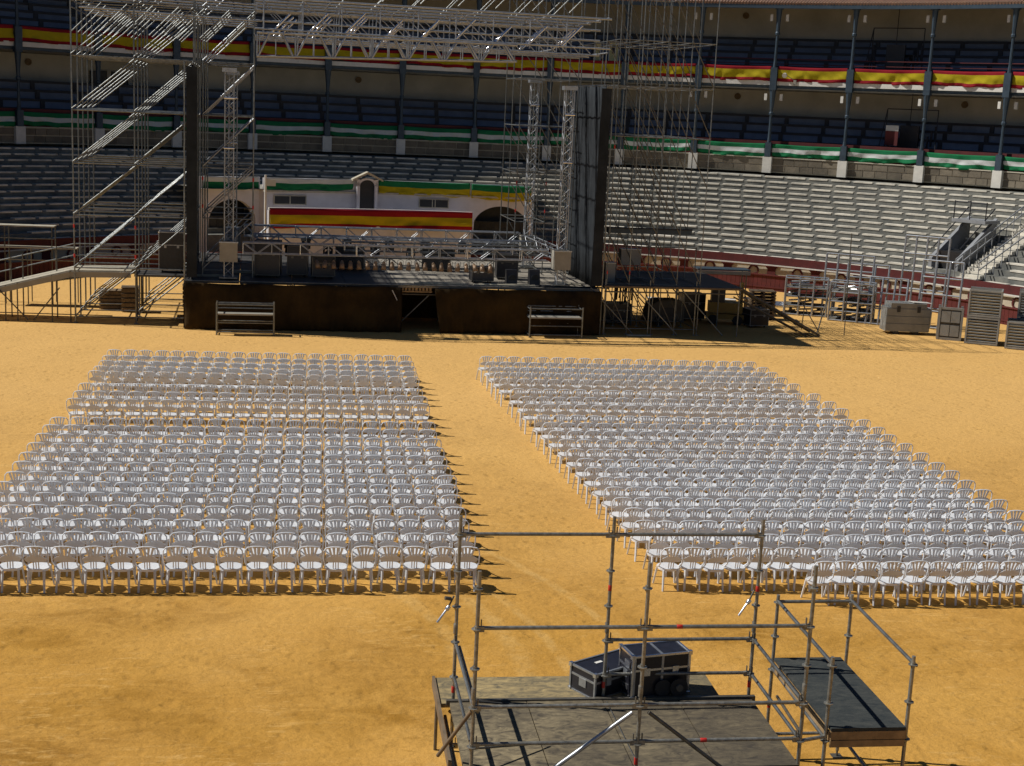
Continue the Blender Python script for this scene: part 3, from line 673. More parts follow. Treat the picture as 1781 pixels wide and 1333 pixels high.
def chairs():
    rnd = random.Random(3); L = []
    for ri, y in enumerate(LY):
        row = len(LY) - 1 - ri; y += .235 
        j0 = rnd.uniform(-.03, .03)
        for c in range(20):
            L.append(('left', row, c, 2.86 + j0 - c*.487 + rnd.uniform(-.016, .016), y + rnd.uniform(-.03, .03), rnd.gauss(0, .055)))
    for ri, y in enumerate(RYS):
        row = len(RYS) - 1 - ri
        x0 = 5.55 + (44.8 - y)*.0617; x1 = 14.65 + min(1, (44.8 - y)/9)*.55; n = 20; y += .235
        if row == 0: x0 = 9.52; x1 = 15.2; n = 13
        if row == 1: x0 = 6.78
        p = (x1 - x0)/(n - 1)
        j0 = rnd.uniform(-.03, .03)
        for c in range(n):
            L.append(('right', row, c, x0 + j0 + c*p + rnd.uniform(-.018, .018), y + rnd.uniform(-.03, .03) , rnd.gauss(0, .06)))
    def px(x, y, z):
        d = Vector((x, y, z - CAM_H)); w = d.dot(Fv); return 890.5 + 2400*d.dot(Rv)/w
    vis = [c for c in L if 8 < px(c[3], c[4], .5) < 1775]
    vis.sort(key=lambda c: Vector((c[3], c[4], -CAM_H)).dot(Fv))
    near = set(id(c) for c in vis[:300])
    far = []
    for c in L:
        blk, row, col, x, y, rz = c
        if id(c) not in near: far.append(c); continue
        rown = 'front row' if False else ('nearest row' if row == 0 else f'{ORD[row]} row')
        coln = 'at the aisle end' if col == 0 else f'{ORD[col]} from the aisle'
        o = thing('plastic_chair', f'white plastic chair {coln}, {rown} of the {blk} block', 'chair', (x, y, 0), rz, f'white plastic chairs of the {blk} block')
        for k in ('seat', 'back_frame', 'backrest'): link(k, CP[k], o)
        for k in range(4): link('leg', CP['leg%d' % k], o)
    # the far chairs: one object
    bv, bf = [], []
    for me in CP.values():
        o = len(bv); bv += [tuple(v.co) for v in me.vertices]; bf += [tuple(i + o for i in p.vertices) for p in me.polygons]
    vs, fs = [], []; nb = len(bv)
    for i, (blk, row, col, x, y, rz) in enumerate(far):
        c_, s_ = cos(rz), sin(rz)
        vs += [(x + a*c_ - b*s_, y + a*s_ + b*c_, z) for a, b, z in bv]
        fs += [tuple(q + i*nb for q in f) for f in bf]
    o = struct(link('far_chairs', mk_mesh('far_chairs', vs, fs, 'white')), 'stuff')
    o['label'] = 'far rows of white plastic chairs nearest the stage'
chairs()

# ------------------------------------------------------------------ scaffolds
def scaffold(name, label, loc, rz, us, vs, zs, top, brace=1, r=.030, mt='galv', bmt=None, ledger_rows=None, transoms=True, base=0.0, bl=None, skip=None, group=None):
    t = thing(name, label, 'scaffold', loc, rz, group)
    rnd = random.Random(len(label))
    for u in us:
        for v in vs:
            tube(t, 'pole', (u, v, base), (u + rnd.uniform(-.02, .02), v, top), r, mt)
            if base == 0: box(t, 'base_plate', (u, v, .012), (.16, .16, .02), mt)
    for z in zs:
        for v in (ledger_rows or vs):
            for a, b in zip(us, us[1:]): tube(t, 'ledger', (a, v, z), (b, v, z), r*.85, mt)
        if transoms:
            for u in us:
                for a, b in zip(vs, vs[1:]): tube(t, 'transom', (u, a, z), (u, b, z), r*.85, mt)
    if brace:
        zz = bl or zs
        for z0, z1 in zip(zz, zz[1:]):
            for v in vs:
                for a, b in zip(us, us[1:]):
                    if skip and rnd.random() < skip: continue
                    p, q = ((a, z0), (b, z1)) if brace > 0 else ((b, z0), (a, z1))
                    tube(t, 'brace', (p[0], v - .05, p[1] + .05), (q[0], v - .05, q[1] - .05), r*.9, bmt or mt)
    for u in us[:2]:
        for z in (zs[1] + .4, zs[2] - .5): tube(t, 'red_collar', (u, vs[0], z), (u, vs[0], z + .14), r*1.15, 'red')
    return t
SR = R_(2.7); SO = Vector((3.15, 54.8, 0))
def sp(u, v, z=0): return (SO.x + u*cos(SR) - v*sin(SR), SO.y + u*sin(SR) + v*cos(SR), z)
ZL = [.25, 2.17, 4.22, 6.2, 8.2, 10.23, 12.25, 14.2]
scaffold('scaffold_tower', 'tall galvanised scaffold tower left of the stage with rising parallel braces', (-9.4, 55.25, 0), SR, [0, 2.3, 4.5], [0, 1.75, 3.5, 5.25, 7.0], ZL, 14.9, 1, bmt='galv')
scaffold('scaffold_tower', 'narrow scaffold bay just right of the left black side curtain', (-4.55, 54.98 + .25, 0), SR, [0, 1.95], [0.5, 3.2, 6.2], ZL[1:], 14.9, 1, bmt='alu_dull', base=1.9)
scaffold('scaffold_tower', 'thin poled scaffold tower right of the right black side curtain', (11.75, 55.5, 0), SR, [0, .95, 2.0, 3.0, 4.0], [0, 2.2, 4.4, 6.6], [.25, 2.1, 8.1, 10.1, 11.9, 14.0], 14.9, -1, r=.023, mt='galv', bmt='galv_dark', skip=.2, bl=[.1, 2.1, 4.1, 6.1, 8.1, 10.1, 12, 14])
scaffold('scaffold_tower', 'scaffold bay at the rear right corner of the stage', (8.4, 59.6, 0), SR, [0, 1.3, 2.5], [0, 1.8, 3.6], [2.0, 4.2, 6.3, 8.3, 10.3, 12.0, 14.0], 14.9, -1, r=.024, mt='galv', base=1.9, skip=.4)
scaffold('scaffold_tower', 'low scaffold frame carrying the right wing deck beside the stage', (11.75, 54.95, 0), SR, [0, 1.95, 3.95, 5.9], [0, 3.0], [.15, 1.92], 2.0, -1, r=.028, mt='galv_dark', ledger_rows=[0], transoms=False) if False else None

def wing_frame():
    t = thing('wing_deck', 'dark wing deck on scaffold legs right of the stage', 'stage deck', (11.65, 54.95, 0), SR)
    box(t, 'deck_board', (3.0, 3.2, 2.0), (6.0, 5.6, .10), 'deck'); tube(t, 'edge_tube', (0, .3, 2.02), (5.9, .3, 2.02), .045, 'wood'); tube(t, 'edge_tube', (0, .34, 1.8), (5.9, .34, 1.8), .03, 'galv_dark')
    for u in (0.05, 1.95, 3.95, 5.85):
        for v in (.4, 3.0, 5.8): tube(t, 'leg', (u, v, 0), (u, v, 2.0 if v > 1 else 2.3), .03, 'galv')
    for u in (-.6, 1.3, 3.3): tube(t, 'brace', (u, .3, 1.95), (u + 1.9, .3, .05), .026, 'galv')
    for u in (.05, 1.95, 3.95): tube(t, 'brace', (u, 5.8, 1.95), (u + 1.9, 5.8, .05), .026, 'galv')
    box(t, 'fallen_plank', (1.5, .1, .04), (1.0, .14, .05), 'plank', (0, 0, -.05))
    # upper rails
    for u in (0.4, 2.9, 5.6): tube(t, 'post', (u, 5.8, 2), (u, 5.8, 3.2), .024, 'galv_dark')
    tube(t, 'rail', (.4, 5.8, 3.15), (5.6, 5.8, 3.15), .022, 'galv_dark')
    c = thing('awning_beam', 'dark blue horizontal beam hung across the right scaffold tower', 'beam', (12.1, 57.6, 4.12), SR)
    box(c, 'beam', (1.85, 0, 0), (3.7, .25, .2), 'iron'); box(c, 'flange', (1.85, 0, .12), (3.74, .32, .04), 'darkiron'); tube(c, 'bracket', (.1, 0, -.1), (.1, 0, -.5), .03, 'iron')
    r = thing('loading_ramp', 'dark steel loading ramp leaning down from the right wing deck', 'ramp', (17.7, 55.9, 0), SR)
    for v in (0, 1.1):
        m = MB(); a = Vector((0, v, 1.95)); b = Vector((3.6, v, .05))
        m.tube(a, b, .06); m.tube(a + Vector((0, 0, -.45)), b + Vector((-.6, 0, -.0)), .035)
        for k in range(8): 
            p = a.lerp(b, k/8); m.tube(p, a.lerp(b, (k+.5)/8) + Vector((0, 0, -.35*(1 - k/8))), .02)
        m.build('side_girder', 'galv_dark', r)
    for k in range(8): box(r, 'tread_plate', (.22 + .44*k, .55, 1.86 - .232*k), (.40, 1.1, .03), 'crate_dark', (0, .485, 0))
wing_frame()

def bridge():
    t = thing('roof_truss_bridge', 'galvanised lattice truss bridge spanning across the top of the stage', 'truss', (-2.6, 55.1, 0), SR)
    Lx = 14.0
    for v in (0, 1.8, 3.6, 5.4):
        for z in ((11.35, 11.85 + .05*v, 12.28 + .04*v, 12.7, 14.1) if v else (11.55, 12.7, 14.1)):
            tube(t, 'chord', (0, v, z), (Lx, v, z - .05), .042, 'alu_dull')
        k = 0; x = .35
        while x < Lx - 1:
            tube(t, 'post', (x, v, 11.35), (x, v, 12.7), .024, 'alu_dull')
            if v: tube(t, 'bright_brace', (x + .05 + .1*v, v - .05, 11.42 + .1*(k % 3)), (x + .85 + .1*v, v - .05, 12.25 + .1*(k % 3)), .046, 'alu')
            if v: tube(t, 'diagonal', (x, v, 12.7), (x + 1.45, v, 11.35), .022, 'alu_dull')
            if not v and k % 2: tube(t, 'diagonal', (x, v, 12.7), (x + 1.45, v, 11.35), .024, 'alu_dull')
            if v != 1.8: tube(t, 'brace', (x + .05, v - .05, 12.8), (x + 1.2, v - .05, 14.0), .026, 'galv')  # upper braces and top chords lie out of view, added to cast shadows
            x += 1.48; k += 1
    for x in (0, 2.9, 5.8, 8.7, 11.6, 13.9):
        for z in (11.35, 12.7): tube(t, 'cross_tube', (x, 0, z), (x, 5.4, z), .028, 'alu_dull')
    l = thing('lattice_girder', 'hanging W lattice girder below the truss bridge over the stage', 'truss', (-2.5, 54.9, 0), SR)
    z0, z1 = 10.52, 11.40; X = 10.1; n = 7; w = X/n
    for v in (0, .55):
        tube(l, 'chord', (0, v, z0), (X, v, z0 + .30), .045, 'alu_dull'); tube(l, 'chord', (0, v, z1), (X, v, z1 + .05), .04, 'alu_dull')
        for k in range(n):
            zb = z0 + .3*k/n; a = k*w
            tube(l, 'diagonal', (a + .06, v, zb), (a + w/2 - .25, v, z1), .042, 'alu_dull'); tube(l, 'diagonal', (a + w - .06, v, zb + .03), (a + w/2 + .25, v, z1), .042, 'alu_dull')
            tube(l, 'post', (a + .02, v, zb), (a + .02, v, z1), .024, 'alu_dull'); tube(l, 'post', (a + .1, v, zb), (a + .1, v, z1), .024, 'alu_dull'); tube(l, 'post', (a + w/2, v, zb), (a + w/2, v, z1), .02, 'alu_dull')
    # hooks and small pulleys where the top frame continues past the left tower
    u = thing('top_frame', 'dense galvanised top frame of tubes above the left scaffold tower', 'truss', (-9.4, 55.2, 0), SR)
    for v in (0, 1.75, 3.5, 5.25):
        for z in (12.0, 12.6): tube(u, 'ledger', (.3, v + .1, z), (6.9, v + .1, z - .15), .034, 'alu_dull')
        for k in range(7): tube(u, 'brace', (k*.95, v + .2, 11.1), (k*.95 + 1.1, v + .2, 12.2), .026, 'galv')
    for k in range(8): tube(u, 'cross_tube', (k*.95, 0, 12.0), (k*.95, 5.25, 12.0), .028, 'galv')
bridge()

def truss_mast(u, v, label, ztop):
    t = thing('truss_mast', label, 'truss mast', sp(u, v), SR, 'truss masts of the lowered roof grid')
    h = .17
    for x in (-h, h):
        for y in (-h, h): tube(t, 'chord', (x, y, 1.95), (x, y, ztop), .026, 'alu_dull')
    m = MB(); k = 0; z = 2.05
    while z < ztop - .3:
        for (a, b) in (((-h, -h), (h, -h)), ((h, -h), (h, h)), ((h, h), (-h, h)), ((-h, h), (-h, -h))):
            p, q = (a, b) if k % 2 else (b, a)
            m.tube((*p, z), (*q, z + .32), .012, 0, 5)
        z += .32; k += 1
    struct(m.build('lacing', 'alu_dull', t), 'stuff')
    box(t, 'head_block', (0, 0, ztop + .05), (.55, .5, .16), 'alu_dull'); box(t, 'foot_plate', (0, 0, 1.97), (.7, .7, .04), 'galv')
    tube(t, 'bright_clamp', (-.2, -.25, ztop - 1.0), (.2, -.25, ztop - 1.0), .05, 'alu')
    tube(t, 'bright_clamp', (-.2, -.25, ztop - 2.9), (.2, -.25, ztop - 2.9), .04, 'alu')
    s = thing('sleeve_block', label.replace('truss mast', 'beige sleeve block around the truss mast'), 'panel', sp(u, v, 2.6), SR)
    for a, b, c, d in ((0, -.30, .68, .04), (0, .30, .68, .04), (-.33, 0, .04, .56), (.33, 0, .04, .56)): box(s, 'side_plate', (a, b, .38), (c, d, .76), 'sheet')
    box(s, 'top_rim', (0, -.32, .77), (.74, .06, .05), 'alu_dull')
truss_mast(-6.65, .75, 'aluminium truss mast at the front left of the stage', 9.9)
truss_mast(6.75, .75, 'aluminium truss mast at the front right of the stage', 9.85)
truss_mast(-6.6, 7.2, 'aluminium truss mast at the rear left of the stage', 9.9)
truss_mast(6.6, 7.2, 'aluminium truss mast at the rear right of the stage', 10.2)

def box_truss(name, label, p0, p1, h, mt='alu_dull', bay=.55, r=.024):
    p0 = Vector(p0); p1 = Vector(p1); d = p1 - p0; L = d.length
    t = thing(name, label, 'truss', tuple(p0), math.atan2(d.y, d.x), 'lighting trusses lying low over the stage')
    for y in (-h/2, h/2):
        for z in (0, h): tube(t, 'chord', (0, y, z), (L, y, z), r, mt)
    n = int(L/bay); w = L/n
    for k in range(n):
        for y in (-h/2, h/2):
            a, b = ((k*w, 0), (k*w + w, h)) if k % 2 else ((k*w, h), (k*w + w, 0))
            if k % 4 != 3: tube(t, 'diagonal', (a[0], y, a[1]), (b[0], y, b[1]), r*.7, mt, 6)
            if k % 2 == 0: tube(t, 'post', (k*w, y, 0), (k*w, y, h), r*.8, 'alu' if k % 4 == 0 else mt, 6)
    for k in range(0, n, 2): tube(t, 'cross_tube', (k*w, -h/2, h), (k*w, h/2, h), r*.7, mt, 6)
    return t
box_truss('lighting_truss', 'front lighting truss lying between the masts', sp(-6.1, .9, 2.92), sp(6.2, .9, 2.96), .42)
box_truss('lighting_truss', 'rear lighting truss along the back of the stage', sp(-6.1, 7.2, 3.0), sp(6.2, 7.2, 3.05), .48)
box_truss('lighting_truss', 'left side lighting truss joining front and rear trusses', sp(-6.65, 1.3, 2.95), sp(-6.6, 6.8, 3.0), .42)
box_truss('lighting_truss', 'right side lighting truss joining front and rear trusses', sp(6.75, 1.3, 2.95), sp(6.6, 6.8, 3.0), .42)
box_truss('lighting_truss', 'inner lighting truss just behind the front one', sp(-2.0, 2.6, 2.95), sp(6.2, 2.6, 3.0), .36, 'galv')
box_truss('lighting_truss', 'low truss lying on the deck behind the lamp row', sp(-1.0, 5.6, 1.95), sp(6.0, 5.6, 1.97), .40, 'galv')
box_truss('lighting_truss', 'middle lighting truss across the stage', sp(-5.8, 4.0, 3.0), sp(6.2, 4.0, 3.0), .40)

def stage():
    s = thing('stage', 'dark stage deck with a torn brown black skirt hanging along its front', 'stage', tuple(SO), SR)
    nx = 8; w = 16.6/nx
    for i in range(nx):
        for j in range(5): box(s, 'deck_panel', (-8.3 + w*(i + .5), .15 + 2.05*(j + .5), 1.83 + random.uniform(-.006, .006)), (w - .02, 2.03, .09), 'deck' if i < 4 else 'deck_sunlit')  # right half paler: sunlight put into the panel colour
    for u in [-8.2 + 2.05*i for i in range(9)]:
        for v in (.25, 3, 6, 10): tube(s, 'leg', (u, v, 0), (u, v, 1.78), .03, 'galv')
    for v in (.25, 3.0):
        tube(s, 'ledger', (-8.2, v, 1.5), (8.2, v, 1.5), .03, 'galv_dark')
    tube(s, 'brace', (-.1, .3, .1), (1.3, .3, 1.5), .025, 'galv')
    tube(s, 'edge_strip', (-8.3, .12, 1.88), (8.3, .12, 1.88), .022, 'galv')
    for i in range(10): box(s, 'pallet_block', (.05 + .14*i, .3, 1.72), (.09, .3, .12), 'ply')
    box(s, 'pallet_board', (.68, .3, 1.62), (1.4, .34, .05), 'ply')
    def skirt(u0, u1, seed, flap):
        rnd = random.Random(seed); n = int((u1 - u0)/.09); k = 8; vs = []; fs = []; ph = rnd.uniform(0, 6)
        for i in range(n + 1):
            u = u0 + (u1 - u0)*i/n
            top = 1.84 - .05*abs(sin(u*1.3 + ph)) - (.0)
            for j in range(k + 1):
                t = j/k; d = (.05*sin(u*7 + ph) + .035*sin(u*17 + 2*ph) + .02*sin(u*31))*(.3 + .7*t) + .07*sin(u*.9 + 3*t)
                lean = flap*(max(0, 1 - abs(u - (u1 if flap > 0 else u0))/1.2))*(t - .0)*(-1) * .25
                vs.append((u + lean, -.02 - abs(d) - .10*t, top*(1 - t) + .02*t))
        for i in range(n):
            for j in range(k): q = i*(k+1) + j; fs.append((q, q+k+1, q+k+2, q+1))
        o = link('skirt', mk_mesh('skirt', vs, fs, 'drape', None, True), s)
        sm = o.modifiers.new('thick', 'SOLIDIFY'); sm.thickness = .01
    skirt(-8.3, .15, 1, 0); skirt(1.45, 8.3, 2, -1)
    for x in (-8.34, 8.34): box(s, 'added_side_skirt', (x, 5.2, .9), (.03, 10.2, 1.76), 'drape')  # unseen end drapes, added to throw shade beside the stage
    box(s, 'opening_shade_sheet', (.8, 3.4, .92), (6.0, .04, 1.7), 'drape')  # added dark sheet standing for the shade behind the skirt opening
    tube(s, 'hanging_cord', (-.25, -.1, 1.7), (-.05, -.14, 1.3), .018, 'slabwhite')
    # side curtains
    def curtain(lbl, u, v0, v1, z0, z1, name='side_curtain'):
        c = thing(name, lbl, 'curtain', sp(u, v0), SR)
        n = 60; k = 6; vs = []; fs = []
        for i in range(n + 1):
            v = (v1 - v0)*i/n; x = .018*sin(v*7) + .008*sin(v*15 + 1)
            for j in range(k + 1): z = z0 + (z1 - z0)*j/k; vs.append((x*(1.2 - .3*j/k), v, z))
        for i in range(n):
            for j in range(k): q = i*(k+1) + j; fs.append((q, q+k+1, q+k+2, q+1))
        o = link('cloth', mk_mesh('cloth', vs, fs, 'cloth', None, True), c)
        sm = o.modifiers.new('thick', 'SOLIDIFY'); sm.thickness = .03
        box(c, 'front_border', (0, -.06, (z0 + z1)/2), (.40, .10, z1 - z0 - .2), 'cloth')
        tube(c, 'top_bar', (0, -.1, z1 + .02), (0, v1 - v0, z1 + .02), .04, 'galv')
        tube(c, 'edge_pole', (-.27 if u < 0 else .27, -.08, 0), (-.27 if u < 0 else .27, -.08, z1 + .1), .035, 'galv')
    curtain('tall black side curtain at the left end of the stage', -8.05, .3, 6.8, 1.9, 10.1)
    curtain('tall black side curtain at the right end of the stage', 8.15, .3, 6.8, 1.9, 10.05)
stage()

# lamps, speakers and cases on the stage
def par_cans():
    m = MB()
    m.tube((0, 0, 0), (0, -.18, -.30), .10, 0, 10, .13); m.tube((0, .05, .09), (0, 0, 0), .05, 0, 8, .10)
    me_can = m.mesh('can', 'parcan', True)
    m = MB(); m.tube((0, -.172, -.286), (0, -.18, -.298), .115, 0, 10); me_l = m.mesh('lens', 'glass')
    m = MB(); m.path([(-.14, -.05, -.05), (-.14, 0, .16), (0, 0, .22), (.14, 0, .16), (.14, -.05, -.05)], .012, 0, 4); me_y = m.mesh('yoke', 'black')
    N = 22
    for i in range(N):
        u = -3.2 + i*.335
        side = ['at the left end', 'at the right end'][i > 0]
        lbl = 'tan can lamp at the left end of the row under the front truss' if i == 0 else f'tan can lamp, {ORD[i]} from the left in the row under the front truss'
        o = thing('can_lamp', lbl, 'stage lamp', sp(u, .9, 2.64), SR + random.uniform(-.3, .3), 'tan can lamps under the front lighting truss')
        o.rotation_euler[0] = random.uniform(-.25, .3)
        o.scale = (.8, .8, .8)
        link('can', me_can, o); link('lens', me_l, o); link('yoke', me_y, o)
    # moving heads on trusses
    m = MB(); m.box((0, 0, .07), (.34, .30, .14)); base = m.mesh('base', 'black')
    m = MB(); m.box((-.17, 0, .30), (.05, .16, .36)); m.box((.17, 0, .30), (.05, .16, .36)); yk = m.mesh('yoke', 'black')
    m = MB(); m.tube((0, .14, .36), (0, -.16, .30), .13, 0, 10, .12); hd = m.mesh('head', 'black', True)
    m = MB(); m.tube((0, -.163, .30), (0, -.172, .299), .105, 0, 10); ln = m.mesh('lens', 'glass')
    spots = [(-5.2, 4), (-4.2, 4), (-2.6, 4), (-1.6, 7.2), (-.6, 4), (.3, 7.2), (.9, 4), (1.9, 7.2), (2.6, 4), (3.6, 7.2), (4.3, 4), (5.2, 7.2), (5.6, 4), (-3.4, 7.2)]
    fr = sorted([s for s in spots if s[1] == 4]); bk = sorted([s for s in spots if s[1] > 4])
    for lst, nm in ((fr, 'middle'), (bk, 'rear')):
        for i, (u, v) in enumerate(lst):
            lbl = f'black moving head lamp {"leftmost" if i == 0 else ORD[i] + " from the left"} on the {nm} truss'
            o = thing('moving_head_lamp', lbl, 'stage lamp', sp(u, v, 2.98), SR + random.uniform(-1, 1), 'moving head lamps on the trusses')
            o.rotation_euler[0] = pi
            link('base', base, o); link('yoke', yk, o); link('head', hd, o); link('lens', ln, o)
par_cans()

def road_case(name, label, loc, rz, s, mt='blackcase', edge='alu_dull', wheels=True, group=None, grille=False):
    t = thing(name, label, 'case', loc, rz, group); x, y, z = s; zb = .10 if wheels else 0
    box(t, 'body', (0, 0, zb + z/2), (x, y, z), mt)
    e = MB(); q = .028
    for sx in (-1, 1):
        for sy in (-1, 1): e.box((sx*x/2, sy*y/2, zb + z/2), (q, q, z + q))
        for sz in (0, 1): e.box((sx*x/2, 0, zb + z*sz), (q, y + q, q))
    for sy in (-1, 1):
        for sz in (0, 1): e.box((0, sy*y/2, zb + z*sz), (x + q, q, q))
    e.box((0, 0, zb + z*.66), (x + .012, y + .012, .03))
    e.build('edging', edge, t)
    if wheels:
        for sx in (-1, 1):
            for sy in (-1, 1): tube(t, 'castor', (sx*(x/2 - .12) - .02, sy*(y/2 - .1), .05), (sx*(x/2 - .12) + .02, sy*(y/2 - .1), .05), .05, 'rubber')
    if edge in ('alu', 'alu_dull'):
        cm = MB()
        for sx in (-1, 1):
            for sy in (-1, 1):
                for sz in (0, 1): cm.box((sx*x/2, sy*y/2, zb + z*sz), (.055, .055, .055))
        struct(cm.build('corner_caps', 'alu', t), 'stuff')
    for sx in (-.25, .25): box(t, 'latch', (sx*x, -y/2 - .012, zb + z*.62), (.09, .02, .11), edge)
    return t
def stage_gear():
    for i, (u, v, sx, sy, sz, d) in enumerate(((-5.1, 2.0, 1.0, .8, 1.35, 'tall black rack case at the left of the stage'),
            (-3.9, 2.4, .8, .7, 1.15, 'black rack case second from the left on the stage'),
            (-2.9, 2.0, .9, .7, .8, 'low black case left of the lamp row on the stage'),
            (3.6, 1.6, .9, .6, .55, 'low black case right of the stage centre'),
            (-1.6, 5.0, 1.2, .7, .9, 'black case behind the middle truss on the stage'),
            (2.2, 5.4, 1.2, .7, .9, 'black case behind the rear lamps right of the centre'),
            (4.9, 3.0, .9, .7, 1.0, 'black case beside the right side truss'))):
        road_case('rack_case', d, sp(u, v, 1.875), SR + random.uniform(-.2, .2), (sx, sy, sz), edge='galv_dark')
    for u, v, d in ((4.75, 1.0, 'black stage speaker, left of the two at the right of the front truss'), (5.75, 1.2, 'black stage speaker, right of the two at the right of the front truss')):
        o = thing('stage_speaker', d, 'speaker', sp(u, v, 1.875), SR)
        m = MB(); m.add([(-.22, -.22, 0), (.22, -.22, 0), (.22, .25, 0), (-.22, .25, 0), (-.22, -.05, .62), (.22, -.05, .62), (.22, .25, .62), (-.22, .25, .62)], [(0, 3, 2, 1), (0, 1, 5, 4), (1, 2, 6, 5), (2, 3, 7, 6), (3, 0, 4, 7), (4, 5, 6, 7)])
        m.build('cabinet', 'black', o); g = MB(); g.tube((0, -.165, .30), (0, -.185, .295), .16, 0, 12); g.build('cone', 'cloth', o)
    # stage bits: pale ducts/boards lying on the deck at both sides
    for i, (u, v, l, a, d) in enumerate(((-7.3, 1.5, 1.6, .1, 'pale plank lying at the left end of the stage'), (-5.9, 2.8, 1.5, -.1, 'pale plank lying left of the rack cases'),
            (1.8, .65, 2.2, 0, 'pale plank along the stage lip at the centre'), (4.4, .6, 2.6, .02, 'pale plank along the stage lip at the right'), (7.2, 1.6, 1.4, -.5, 'slanting pale plank by the right mast'))):
        o = thing('plank', d, 'plank', sp(u, v, 1.88), SR + a); box(o, 'board', (0, 0, .03), (l, .22, .04), 'plank'); box(o, 'batten', (0, .05, .065), (l*.8, .05, .03), 'plank')
    # coiled cables on deck
    for i, (u, v, d) in enumerate(((5.0, .55, 'black cable snaking along the deck right of the lamps'), (6.3, .5, 'black cable by the foot of the right mast'))):
        m = MB(); m.path([(.35*k, .12*sin(k*1.4 + i), .03) for k in range(8)], .035, 0, 6); o = m.build('cable', 'rubber'); o.location = sp(u, v, 1.88); tag(o, d, 'cable')
    # beige sheet box and white cabinets on the wings
    for X, Y, z, w, h, d, mt in ((13.2, 58, 2.65, .85, .66, 'beige square panel box on the right scaffold', 'sheet'), (12.05, 56.6, 2.05, .42, .8, 'grey cabinet on the wing deck beside the right curtain', 'crate')):
        o = thing('panel_box', d, 'box', (X, Y, z), SR); box(o, 'body', (0, 0, h/2), (w, .5, h), mt); box(o, 'lid', (0, 0, h + .015), (w + .03, .53, .03), 'alu_dull')
stage_gear()

def carts():
    for X, Y, L, d, lbl in ((-2.75, 53.15, 2.15, .5, 'galvanised frame bench with a grey shelf before the left skirt'), (9.5, 54.2, 2.15, .8, 'galvanised frame bench with a grey shelf before the right skirt')):
        t = thing('frame_bench', lbl, 'bench', (X, Y, 0), SR*.8, 'frame benches in front of the stage')
        for x in (-L/2, L/2):
            for y in (0, d): tube(t, 'leg', (x, y, 0), (x, y, 1.25), .034, 'galv')
            for z in (.1, .78, 1.15): tube(t, 'end_rail', (x, 0, z), (x, d, z), .024, 'galv')
        for y in (0, d):
            for z in (1.18,): tube(t, 'rail', (-L/2, y, z), (L/2, y, z), .028, 'galv')
            tube(t, 'rail', (-L/2, y, .48), (L/2, y, .48), .024, 'galv'); tube(t, 'rail', (-L/2, y, .12), (L/2, y, .12), .024, 'galv')
        tube(t, 'rail', (-L/2, d, .98), (L/2, d, .98), .024, 'galv')
        for k in range(3): box(t, 'shelf_board', (0, d*(k + .5)/3, .80), (L - .05, d/3 - .015, .06), 'sheet')
carts()

